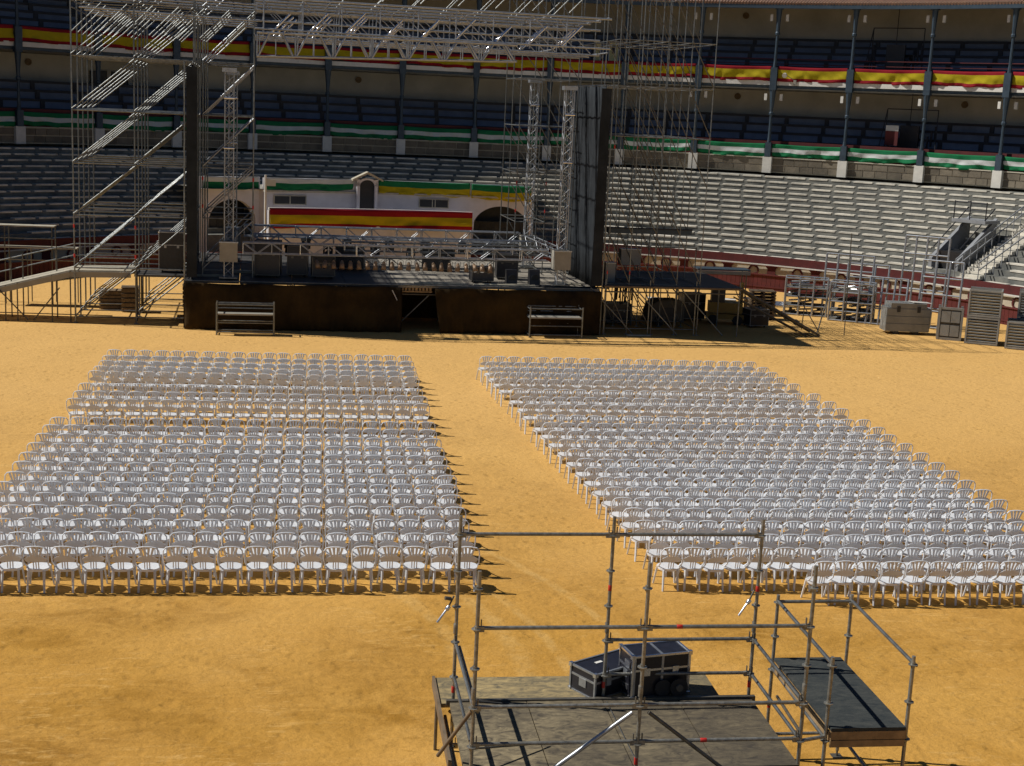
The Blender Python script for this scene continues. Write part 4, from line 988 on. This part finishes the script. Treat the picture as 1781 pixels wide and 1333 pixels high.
# ------------------------------------------------------------------ left side: ramp, walkways
def left_side():
    t = thing('access_ramp', 'pale planked access ramp climbing on scaffold legs left of the stage', 'ramp', (0, 0, 0))
    a, b, c = Vector((-15.2, 55.4, .55)), Vector((-9.6, 55.4, 2.02)), Vector((-7.3, 55.4, 2.06))
    for k in range(5):
        y = .35*k
        for p, q in ((a, b), (b, c)):
            d = q - p; box(t, 'ramp_plank' if p is a else 'landing_plank', (p + q)/2 + Vector((0, y + .2, 0)), (d.length, .33, .05), 'plank', (0, -math.atan2(d.z, d.x), 0))
    for p, q in ((a, b), (b, c)):
        d = q - p; box(t, 'side_beam', (p + q)/2 + Vector((0, 0, -.14)), (d.length, .05, .22), 'sheet', (0, -math.atan2(d.z, d.x), 0))
        for h in (.5, .95): tube(t, 'handrail', p + Vector((0, 1.1, h)), q + Vector((0, 1.1, h)), .024, 'galv')
    for x in (-14.0, -12.05, -11.6, -10.3, -9.6): 
        z = a.z + (b.z - a.z)*(x - a.x)/(b.x - a.x)
        for y in (0, 1.1): tube(t, 'leg', (x, 55.4 + y, 0), (x, 55.4 + y, z + (1.0 if y else 0)), .026, 'galv_dark')
    for x0, x1 in ((-12.4, -11.2), (-10.0, -11.0), (-14, -12.3)): tube(t, 'brace', (x0, 55.35, 1.35 if x0 > -13 else .8), (x1, 55.35, .05), .024, 'galv_dark')
    tube(t, 'ground_tube', (-14.5, 55.3, .35), (-8, 55.3, .3), .02, 'galv_dark')
    for z, x1, y, lbl in ((3.28, -11.0, 60, 'upper pale walkway of planks at the left edge, over the red fence'), (2.38, -10.1, 60, 'lower pale walkway of planks at the left edge, over the red fence')):
        w = thing('walkway', lbl, 'walkway', (x1, y, 0))
        for k in range(2): box(w, 'plank', (-2.0, .32*k, z), (4.0, .30, .05), 'plank')
        for x in (-.1, -2.0, -3.8): tube(w, 'post', (x, .7, 0), (x, .7, z), .024, 'galv_dark'); tube(w, 'post', (x, -.1, 0), (x, -.1, z), .024, 'galv_dark')
        tube(w, 'rail', (-4, -.15, z - .5), (0, -.15, z - .5), .022, 'galv')
    # stacked dark crates on the sand behind the tower
    for X, Y, w, h, lbl in ((-8.6, 59.3, 1.0, .75, 'dark slatted crate on the sand behind the left tower'), (-7.75, 58.6, .7, 1.0, 'dark upright crate beside the slatted one behind the left tower'), (-5.4, 60.4, .8, .9, 'small dark crate near the left end of the stage')):
        c = thing('slatted_crate', lbl, 'crate', (X, Y, 0), .1)
        for k in range(5): box(c, 'slat', (0, -.3, h*(k + .5)/5), (w, .05, h/5*.72), 'wood')
        box(c, 'core', (0, .05, h/2), (w*.92, .6, h*.94), 'crate_dark'); box(c, 'lid', (0, 0, h + .02), (w, .7, .04), 'wood')
    road_case('rack_case', 'tall black case under the left scaffold beside the stage', (-5.9, 57.2, 1.9), SR, (1.0, .7, 1.5))
    p = thing('side_deck', 'small dark deck on poles between left tower and stage', 'stage deck', (-6.2, 57.2, 0), SR)
    box(p, 'deck_board', (0, 0, 1.83), (2.2, 2.4, .08), 'deck')
    for x in (-1, 1):
        for y in (-1.1, 1.1): tube(p, 'leg', (x, y, 0), (x, y, 1.8), .03, 'galv_dark')
left_side()

# ------------------------------------------------------------------ right side: racks, crates
def right_side():
    def grid(name, label, loc, rz, w, h, nx, nz, depth=0, tilt=0, mt='alu_dull', r=.05, shelves=False, cat='rack', junk=0):
        t = thing(name, label, cat, loc, rz); t.rotation_euler[0] = tilt
        for y in ([0, depth] if depth else [0]):
            for i in range(nx + 1): tube(t, 'upright', (w*i/nx, y, 0), (w*i/nx, y, h), r, mt)
            for k in range(nz + 1): tube(t, 'rail', (0, y, .05 + (h - .05)*k/nz), (w, y, .05 + (h - .05)*k/nz), r*.8, mt)
        if depth:
            for x in (0, w):
                for k in range(nz + 1): tube(t, 'end_rail', (x, 0, .05 + (h - .05)*k/nz), (x, depth, .05 + (h - .05)*k/nz), r*.8, mt)
            rn = random.Random(len(label))
            for k in range(nz):
                box(t, 'shelf', (w/2, depth/2, .06 + (h - .05)*k/nz), (w*.96, depth*.9, .03), 'crate_dark')
                for q in range(junk):
                    x = rn.uniform(.15, w - .4); tube(t, 'stored_tube', (x, rn.uniform(.1, depth - .1), .13 + (h - .05)*k/nz + .05*q), (min(w, x + rn.uniform(.3, 1.0)), rn.uniform(.1, depth - .1), .2 + (h - .05)*k/nz + .06*q), .04, rn.choice(['alu', 'galv', 'alu_dull', 'sheet']))
        return t
    rz = -R_(20)
    grid('tube_rack', 'steel rack of stored tubes, left of two by the ring fence', (21.9, 62.6, 0), rz, 1.95, 1.75, 3, 4, 1.0, junk=6)
    grid('tube_rack', 'steel rack of stored tubes, right of two by the ring fence', (23.5, 61.0, 0), rz*1.4, 1.95, 1.8, 3, 4, 1.0, junk=6)
    grid('stacked_frame', 'upright grey scaffold frame standing behind the right tube rack', (23.6, 62.2, 0), rz*1.5, 2.2, 3.0, 4, 4, 0, -.08)
    grid('stacked_frame', 'second upright grey scaffold frame leaning behind the right tube rack', (24.6, 62.0, 0), rz*1.5, 1.9, 2.6, 3, 4, 0, -.14)
    grid('stacked_frame', 'tallest upright grey frame left of the stairway hood', (26.7, 60.6, 0), rz*1.9, 2.0, 4.1, 4, 5, 0, -.05)
    grid('stacked_frame', 'upright grey frame leaning in front of the stairway hood', (27.2, 59.6, 0), rz*1.9, 1.8, 3.1, 3, 4, 0, -.10)
    grid('stacked_frame', 'short grey frame lying tilted against the ring fence between the racks and the closed bin', (25.0, 60.2, 0), rz*1.6, 1.7, 2.2, 3, 3, 0, -.2)
    for i, (x, y, w, h, lb) in enumerate(((12.9, 58.6, 1.1, .8, 'dark case under the right wing, beside the hanging cables'), (16.7, 60.2, 1.0, 1.1, 'dark case under the right wing, between generator and yellow machine'), (19.2, 58.6, .9, .7, 'dark case at the foot of the loading ramp'))):
        road_case('rack_case', lb, (x, y, 0), .1*i, (w, .8, h), edge='crate')
    for i, (x, y, l, lb) in enumerate(((15.6, 61.4, 1.3, 'pale board leaning under the right wing deck'), (18.7, 61.8, 1.1, 'pale board lying behind the yellow machine'), (20.3, 62.4, 1.2, 'pale board lying behind the pallet stack'))):
        o = thing('board', lb, 'board', (x, y, 0), .15*i); box(o, 'sheet', (0, 0, .75), (l, .25, .05), 'slabwhite', (.2, .03, 0)); box(o, 'trestle', (-.3, .05, .35), (.06, .3, .7), 'wood'); box(o, 'trestle', (.3, .05, .35), (.06, .3, .7), 'wood')
    # closed grey bin
    rzc = -.36
    c = thing('steel_bin', 'closed grey steel bin with two dark vents, left in the crate row', 'crate', (25.75, 57.35, 0), -.10)
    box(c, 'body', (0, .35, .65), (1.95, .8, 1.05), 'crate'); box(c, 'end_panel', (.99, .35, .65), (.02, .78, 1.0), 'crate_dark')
    for k in range(3): box(c, 'front_board', (0, -.065, .32 + .33*k), (1.93, .03, .30), 'crate')
    for x in (-.45, .45): box(c, 'vent', (x, -.09, 1.12), (.14, .04, .26), 'black'); box(c, 'foot', (x, .3, .06), (.2, .6, .12), 'black')
    box(c, 'lid', (0, .35, 1.28), (1.6, .84, .20), 'crate'); box(c, 'loose_sheet', (.6, .3, 1.41), (.9, .5, .02), 'slabwhite', (0, .06, .2))
    c = thing('steel_bin', 'ribbed grey pallet bin between the closed bin and louvred crates', 'crate', (27.1, 56.0, 0), -.42)
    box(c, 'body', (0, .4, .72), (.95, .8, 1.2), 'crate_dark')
    for z in (.42, 1.02):
        for x in (-.20, .20): box(c, 'front_plate', (x, -.03, z), (.37, .06, .48), 'crate')
    for x in (-.47, .47): box(c, 'corner_post', (x, -.01, .72), (.10, .10, 1.4), 'crate'); box(c, 'corner_post', (x, .8, .72), (.10, .10, 1.4), 'crate')
    box(c, 'top_rail', (0, -.01, 1.38), (.95, .08, .10), 'crate'); box(c, 'skid', (0, 0, .06), (.9, .1, .12), 'crate')
    def louvre(label, loc, rz, w, h, d):
        c = thing('louvred_crate', label, 'crate', loc, rz, 'louvred crates at the right edge')
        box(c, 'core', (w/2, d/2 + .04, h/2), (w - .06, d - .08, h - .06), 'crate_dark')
        for x in (0, w):
            for y in (0, d): box(c, 'post', (x, y, h/2), (.07, .07, h), 'crate')
        for z in (.04, h - .035): box(c, 'frame_rail', (w/2, 0, z), (w, .075, .07), 'crate'); box(c, 'frame_rail', (w/2, d, z), (w, .075, .07), 'crate'); box(c, 'end_rail', (w, d/2, z), (.06, d, .07), 'crate')
        n = int((h - .14)/.115)
        for k in range(n): box(c, 'slat', (w/2, .0, .11 + (h - .16)*k/n), (w - .08, .035, .07), 'crate', (.45, 0, 0))
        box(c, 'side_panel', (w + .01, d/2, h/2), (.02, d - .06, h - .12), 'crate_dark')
    rzl = -.50
    louvre('lower grey louvred crate of the tall stack near the right edge', (27.5, 55.25, .02), rzl, 1.28, 1.15, 1.15)
    louvre('upper grey louvred crate of the tall stack near the right edge', (27.5, 55.25, 1.19), rzl, 1.28, 1.15, 1.15)
    louvre('single grey louvred crate cut by the right edge', (28.75, 54.1, .02), rzl, 1.6, 1.15, 1.2)
    louvre('upper louvred crate at the right edge behind the single one', (29.8, 55.3, 1.2), rzl, 1.4, 1.1, 1.2)
    louvre('lower louvred crate at the right edge behind the single one', (29.8, 55.3, .02), rzl, 1.4, 1.15, 1.2)
    # under the wing: generator, yellow loader, pallets, silver tube bundle
    g = thing('generator', 'rounded dark grey generator under the right wing deck', 'generator', (15.0, 58.6, 0), .15)
    m = MB(); n = 10
    pr = [(-.75, .25), (-.78, .6), (-.65, .95), (-.4, 1.12), (.6, 1.12), (.78, .95), (.8, .25)]
    vs = [(x, y, z) for y in (-.45, .45) for x, z in pr]; k = len(pr)
    m.add(vs, [tuple(range(k))[::-1], tuple(range(k, 2*k))] + [(i, (i+1) % k, k + (i+1) % k, k + i) for i in range(k)]); m.build('hood', 'crate_dark', g)
    box(g, 'chassis', (0, 0, .22), (1.7, .8, .12), 'black'); box(g, 'vent', (.1, -.46, .6), (.7, .02, .4), 'black')
    for y in (-.45, .45): tube(g, 'wheel', (-.35, y - .06, .22), (-.35, y + .06, .22), .22, 'rubber', 14)
    l = thing('yellow_lift', 'yellow wheeled machine in shade under the right wing deck', 'machine', (18.0, 59.3, 0), -.2)
    box(l, 'body', (0, 0, .75), (1.5, .8, .45), 'machine'); box(l, 'base', (0, 0, .35), (1.7, .9, .22), 'machine'); box(l, 'cab', (-.35, 0, 1.25), (.6, .7, .6), 'black'); tube(l, 'mast', (.7, -.2, .4), (.7, -.2, 1.9), .06, 'machine')
    for x in (-.55, .55):
        for y in (-.45, .45): tube(l, 'wheel', (x, y - .08, .22), (x, y + .08, .22), .22, 'rubber', 14)
    p = thing('pallet_stack', 'dark stack of wooden pallets right of the wing deck', 'pallets', (20.2, 60.6, 0), -.1)
    for k in range(9):
        box(p, 'pallet', (0, .4, .10 + .15*k), (1.15, .8, .04), 'wood')
        for x in (-.5, 0, .5): box(p, 'runner', (x, .4, .04 + .15*k), (.1, .8, .07), 'wood')
    b = thing('duct_bundle', 'silver wrapped tube bundle on the sand left of the tube racks', 'tubes', (21.2, 63.2, 0), -.25)
    for k in range(5): tube(b, 'silver_tube', (0, .17*k, .35 + .05*(k % 2)), (1.6, .17*k, .40), .10, 'alu', 10)
    for x in (.3, 1.2): box(b, 'support', (x, .3, .14), (.08, .9, .26), 'wood')
    d = thing('covered_table', 'flat dark green topped platform behind the right wing deck', 'platform', (17.6, 62.2, 0), -.05)
    box(d, 'top', (1.1, .5, 2.08), (2.5, 1.0, .06), 'iron'); box(d, 'front_edge', (1.1, -.02, 1.95), (2.5, .05, .16), 'sheet')
    for x in (0, 2.2): tube(d, 'leg', (x, .1, 0), (x, .1, 2), .03, 'galv_dark'); tube(d, 'leg', (x, .9, 0), (x, .9, 2), .03, 'galv_dark')
    # thin stays right of the wing
    s = thing('prop_tripod', 'thin steel props leaning together right of the loading ramp', 'props', (21.6, 57.2, 0))
    tube(s, 'prop', (0, 0, 0), (.7, .6, 2.1), .03, 'galv_dark'); tube(s, 'prop', (.1, 0, 0), (-.9, .4, 1.6), .022, 'galv_dark'); tube(s, 'prop', (1.0, -.6, 0), (1.0, -.4, 4.4), .022, 'galv_dark'); tube(s, 'prop', (-.4, .9, 0), (-.3, .9, 1.9), .024, 'galv_dark')
    # small clutter silhouettes under the stage wing
    for i, (x, y, h, lbl) in enumerate(((12.6, 57.5, 1.3, 'dark hanging cable bundle at the right end of the stage, left one'), (13.1, 57.9, 1.1, 'dark hanging cable bundle at the right end of the stage, right one'))):
        c = thing('cable_bundle', lbl, 'cables', (x, y, 0))
        for k in range(5): tube(c, 'cable', (.09*k, .05*k, 1.95), (.09*k + random.uniform(-.1, .1), .05*k, 1.95 - h*random.uniform(.5, 1)), .03, 'rubber')
right_side()

# ------------------------------------------------------------------ foreground mixing platform
def platform():
    t = thing('scaffold_platform', 'foreground scaffold platform with dusty decks and tube guard rails', 'scaffold', (0, 0, 0))
    r = .0245; mt = 'fgalv'
    def rosette(x, y, z):
        m = MB(); m.tube((0, 0, -.005), (0, 0, .005), .062, 0, 8); m.tube((0, 0, -.035), (0, 0, .035), .030, 0, 8)
        if 'ros' not in _c: _c['ros'] = m.mesh('rosette', mt)
        link('rosette', _c['ros'], t, Matrix.Translation((x, y, z)))
    def wedge(p, q, z):
        d = (Vector((q[0], q[1], 0)) - Vector((p[0], p[1], 0))).normalized(); a = Vector((p[0], p[1], z)) + d*.055
        o = box(t, 'wedge_head', a, (.075, .045, .065), mt, (0, 0, math.atan2(d.y, d.x))); box(t, 'wedge', a + Vector((0, 0, .06)), (.012, .03, .11), 'galv_dark', (0, 0, math.atan2(d.y, d.x)))
    def rail(p, q, z, rr=.0242, m_=mt, wd=True):
        tube(t, 'ledger', (p[0], p[1], z + .012), (q[0], q[1], z + .012), rr, m_, 10)
        if wd: wedge(p, q, z); wedge(q, p, z)
    FY, NY = 17.4, 15.32
    far = [(1.90, FY), (3.97, FY), (6.04, FY)]; nr = [(1.92, NY), (3.96, NY), (6.03, NY)]
    for (x, y), top in list(zip(far, (3.66, 3.66, 3.63))) + list(zip(nr, (3.62, 3.72, 3.68))):
        tube(t, 'pole', (x, y, .12), (x + .01, y, top), r, mt, 12)
        tube(t, 'spigot_joint', (x, y, 2.02), (x, y, 2.16), .031, mt, 10)
        for k in range(7): rosette(x, y, .4 + .5*k)
        tube(t, 'screw_jack', (x, y, .01), (x, y, .2), .017, 'galv_dark'); box(t, 'base_plate', (x, y, .01), (.15, .15, .012), 'galv_dark')
    for i, (x, y) in enumerate(far + nr): tube(t, 'red_mark', (x, y, (1.18, 1.22, 1.2, .62, 1.13, .7)[i]), (x, y, (1.18, 1.22, 1.2, .62, 1.13, .7)[i] + .09), .0262, 'red', 12)
    for (x, y), z in ((far[1], 2.62), (far[2], 2.60)): tube(t, 'red_mark', (x + .006, y, z), (x + .006, y, z + .08), .0262, 'red', 12)
    # far frame rails
    rail(far[0], far[1], 3.40); rail(far[1], far[2], 3.40)
    rail(far[1], far[2], 1.90); rail(far[1], far[2], 1.40)
    # near frame rails
    for z in (2.90, 1.90, 1.42):
        for a, b in ((nr[0], nr[1]), (nr[1], nr[2])): rail(a, b, z)
    tube(t, 'red_mark', (4.75, NY, 1.432), (4.83, NY, 1.432), .027, 'red', 12); tube(t, 'red_mark', (4.35, NY, 2.912), (4.42, NY, 2.912), .027, 'red', 12)
    for z in (.9, .4):
        for a, b in ((nr[0], nr[1]), (nr[1], nr[2]), (far[0], far[1]), (far[1], far[2])): rail(a, b, z)
    # side rails, doubled
    for a, b in ((far[2], nr[2]), (far[0], nr[0])):
        for z in (1.90, 1.40, .9, .4):
            rail(a, b, z, m_='galv')
            if z > 1.8: tube(t, 'inner_rail', (a[0] + .06, a[1] - .02, z - .06), (b[0] + .06, b[1] + .02, z - .06), .02, 'galv')
    # braces
    tube(t, 'bright_brace', (3.86, NY - .06, 1.84), (2.0, NY - .06, .42), .027, 'alu_dull', 10)
    tube(t, 'brace', (4.06, NY - .06, 1.84), (5.9, NY - .06, .42), .0245, 'galv_dark', 10)
    tube(t, 'brace', (1.90, NY, 1.86), (1.55, NY + .35, 1.12), .024, 'wood', 10)
    tube(t, 'brace', (1.93, NY + .05, 1.35), (2.95, NY + .6, 1.14), .014, 'galv_dark')
    # decks
    for i in range(4):
        x0 = 1.84 + i*1.05; box(t, 'deck_board', (x0 + .525, 16.28, 1.06 + .003*(i % 2)), (1.036, 2.0, .06), 'fdeck')
    for i in range(2): box(t, 'deck_board', (1.95 + 2.05*i + 1.0, 14.2, .90), (2.04, 2.0, .05), 'fdeck')
    box(t, 'deck_lip', (3.95, 17.30, 1.08), (4.3, .06, .07), 'galv_dark')
    box(t, 'rear_deck_board', (2.72, 17.76, 1.02), (2.05, .86, .06), 'fdeck2'); box(t, 'rear_deck_board', (4.70, 17.76, 1.02), (1.88, .86, .06), 'fdeck2')
    box(t, 'toe_board', (1.70, 16.9, 1.00), (.04, 2.6, .15), 'wood'); box(t, 'toe_board', (1.80, 16.4, .78), (.04, 2.0, .15), 'wood'); box(t, 'toe_board', (1.74, 15.2, .92), (.05, 1.9, .16), 'sheet')
    tube(t, 'thin_cable', (3.98, 17.2, 1.10), (4.0, NY + .1, 1.10), .006, 'galv')
    for x, y in ((1.75, 18.1), (5.5, 18.1)): tube(t, 'short_leg', (x, y, 0), (x, y, 1.0), .024, 'galv_dark')
    # black cable lying on the deck
    m = MB(); m.path([(2.1, 17.28, 1.11), (2.5, 17.20, 1.105), (2.8, 17.1, 1.11), (3.1, 17.05, 1.105), (3.4, 17.08, 1.11)], .012, 0, 6); o = m.build('cable', 'rubber'); tag(o, 'black cable lying across the deck joint of the foreground platform', 'cable')
    # dangling couplers
    for i, (x, z, lbl) in enumerate(((1.86, 2.55, 'loose coupler dangling from the rear left pole of the platform'), (6.0, 2.62, 'loose coupler dangling from the rear right pole of the platform'))):
        c = thing('loose_coupler', lbl, 'coupler', (x, FY, z))
        tube(c, 'link_rod', (0, 0, 0), (-.07, -.03, -.14), .012, 'galv_dark'); tube(c, 'collar', (-.06, -.03, -.13), (-.10, -.04, -.18), .030, 'alu'); tube(c, 'stub', (-.10, -.04, -.18), (-.22, -.08, -.34), .016, 'alu')
        tube(c, 'swivel', (-.12, -.02, -.02), (-.04, 0, -.04), .026, 'galv_dark') if i == 0 else None
    # walkway platform beside
    w = thing('side_platform', 'narrow blue grey deck with its own guard rails right of the main platform', 'scaffold', (0, 0, 0))
    WX = [(6.44, 17.64), (7.52, 17.64), (6.40, 15.42), (7.46, 15.42)]
    for i, (x, y) in enumerate(WX):
        tube(w, 'pole', (x, y, .1), (x, y, 2.42 + .04), r, mt, 12)
        for k in range(5): link('rosette', _c['ros'], w, Matrix.Translation((x, y, .35 + .5*k)))
        tube(w, 'red_mark', (x, y, .78), (x, y, .88), .0262, 'red', 12)
        tube(w, 'screw_jack', (x, y, .01), (x, y, .2), .017, 'galv_dark'); box(w, 'base_plate', (x, y, .01), (.15, .15, .012), 'galv_dark')
    tube(w, 'ledger', (*WX[0], 2.36), (*WX[1], 2.36), .0242, mt, 10)
    for a, b in ((0, 2), (1, 3)):
        tube(w, 'side_rail', (*WX[a], 2.37), (*WX[b], 2.37), .0242, 'galv', 10); tube(w, 'side_rail', (WX[a][0] + .05, WX[a][1], 2.33), (WX[b][0] + .05, WX[b][1], 2.33), .018, 'galv', 10)
        tube(w, 'side_rail', (*WX[a], 1.37), (*WX[b], 1.37), .0242, 'galv', 10); tube(w, 'side_rail', (*WX[a], .37), (*WX[b], .37), .0242, 'galv', 10)
    for z in (1.37, .37):
        for a, b in ((0, 1), (2, 3)): tube(w, 'ledger', (*WX[a], z), (*WX[b], z), .0242, mt, 10)
    box(w, 'deck_board', (6.93, 16.48, 1.52), (.98, 2.26, .04), 'wdeck')
    box(w, 'front_board', (6.93, 15.36, 1.44), (.98, .03, .11), 'ply'); box(w, 'front_board', (6.93, 15.36, 1.33), (.98, .03, .09), 'ply')
    box(w, 'side_board', (6.43, 16.42, 1.43), (.03, 2.1, .12), 'ply'); box(w, 'side_board', (7.43, 16.42, 1.43), (.03, 2.1, .12), 'ply')
    tube(w, 'brace', (6.46, 17.4, 1.05), (6.1, 15.5, 1.42), .022, 'galv_dark', 10) 
    tube(w, 'tie_ledger', (6.05, NY, 1.40), (6.38, 15.42, 1.40), .0242, mt, 10)
    # flight cases
    ang = math.atan2(.26, .43)
    c1 = road_case('flight_case', 'low flat black flight case with metal edges at the back of the platform', (4.12, 17.82, 1.05), ang, (.95, .50, .36), wheels=False)
    box(c1, 'handle_plate', (-.48, 0, .17), (.01, .14, .12), 'alu_dull'); box(c1, 'lid_label', (-.12, .08, .363), (.12, .05, .004), 'slabwhite')
    c2 = road_case('flight_case', 'tall black flight case with shiny edges standing on the platform', (4.72, 17.60, 1.09), .20, (.86, .42, .60), wheels=False, edge='alu')
    for x in (-.40, .02, .42): box(c2, 'edge_band', (x, 0, .30), (.035, .435, .612), 'alu_dull')
    box(c2, 'latch_plate', (-.437, -.05, .45), (.012, .16, .09), 'alu'); box(c2, 'latch_plate', (-.437, 0, .12), (.012, .20, .07), 'alu'); box(c2, 'handle_plate', (-.437, 0, .30), (.012, .12, .1), 'alu_dull')
    dr = thing('cable_reel', 'black cable reel leaning against the tall flight case', 'cable reel', (5.02, 17.36, 1.10), .15)
    tube(dr, 'flange', (0, -.02, .13), (0, 0, .13), .13, 'rubber', 18); tube(dr, 'hub', (0, -.05, .13), (0, 0.03, .13), .05, 'crate_dark', 12); tube(dr, 'flange', (-.22, .02, .12), (-.22, .04, .12), .12, 'rubber', 18)
platform()
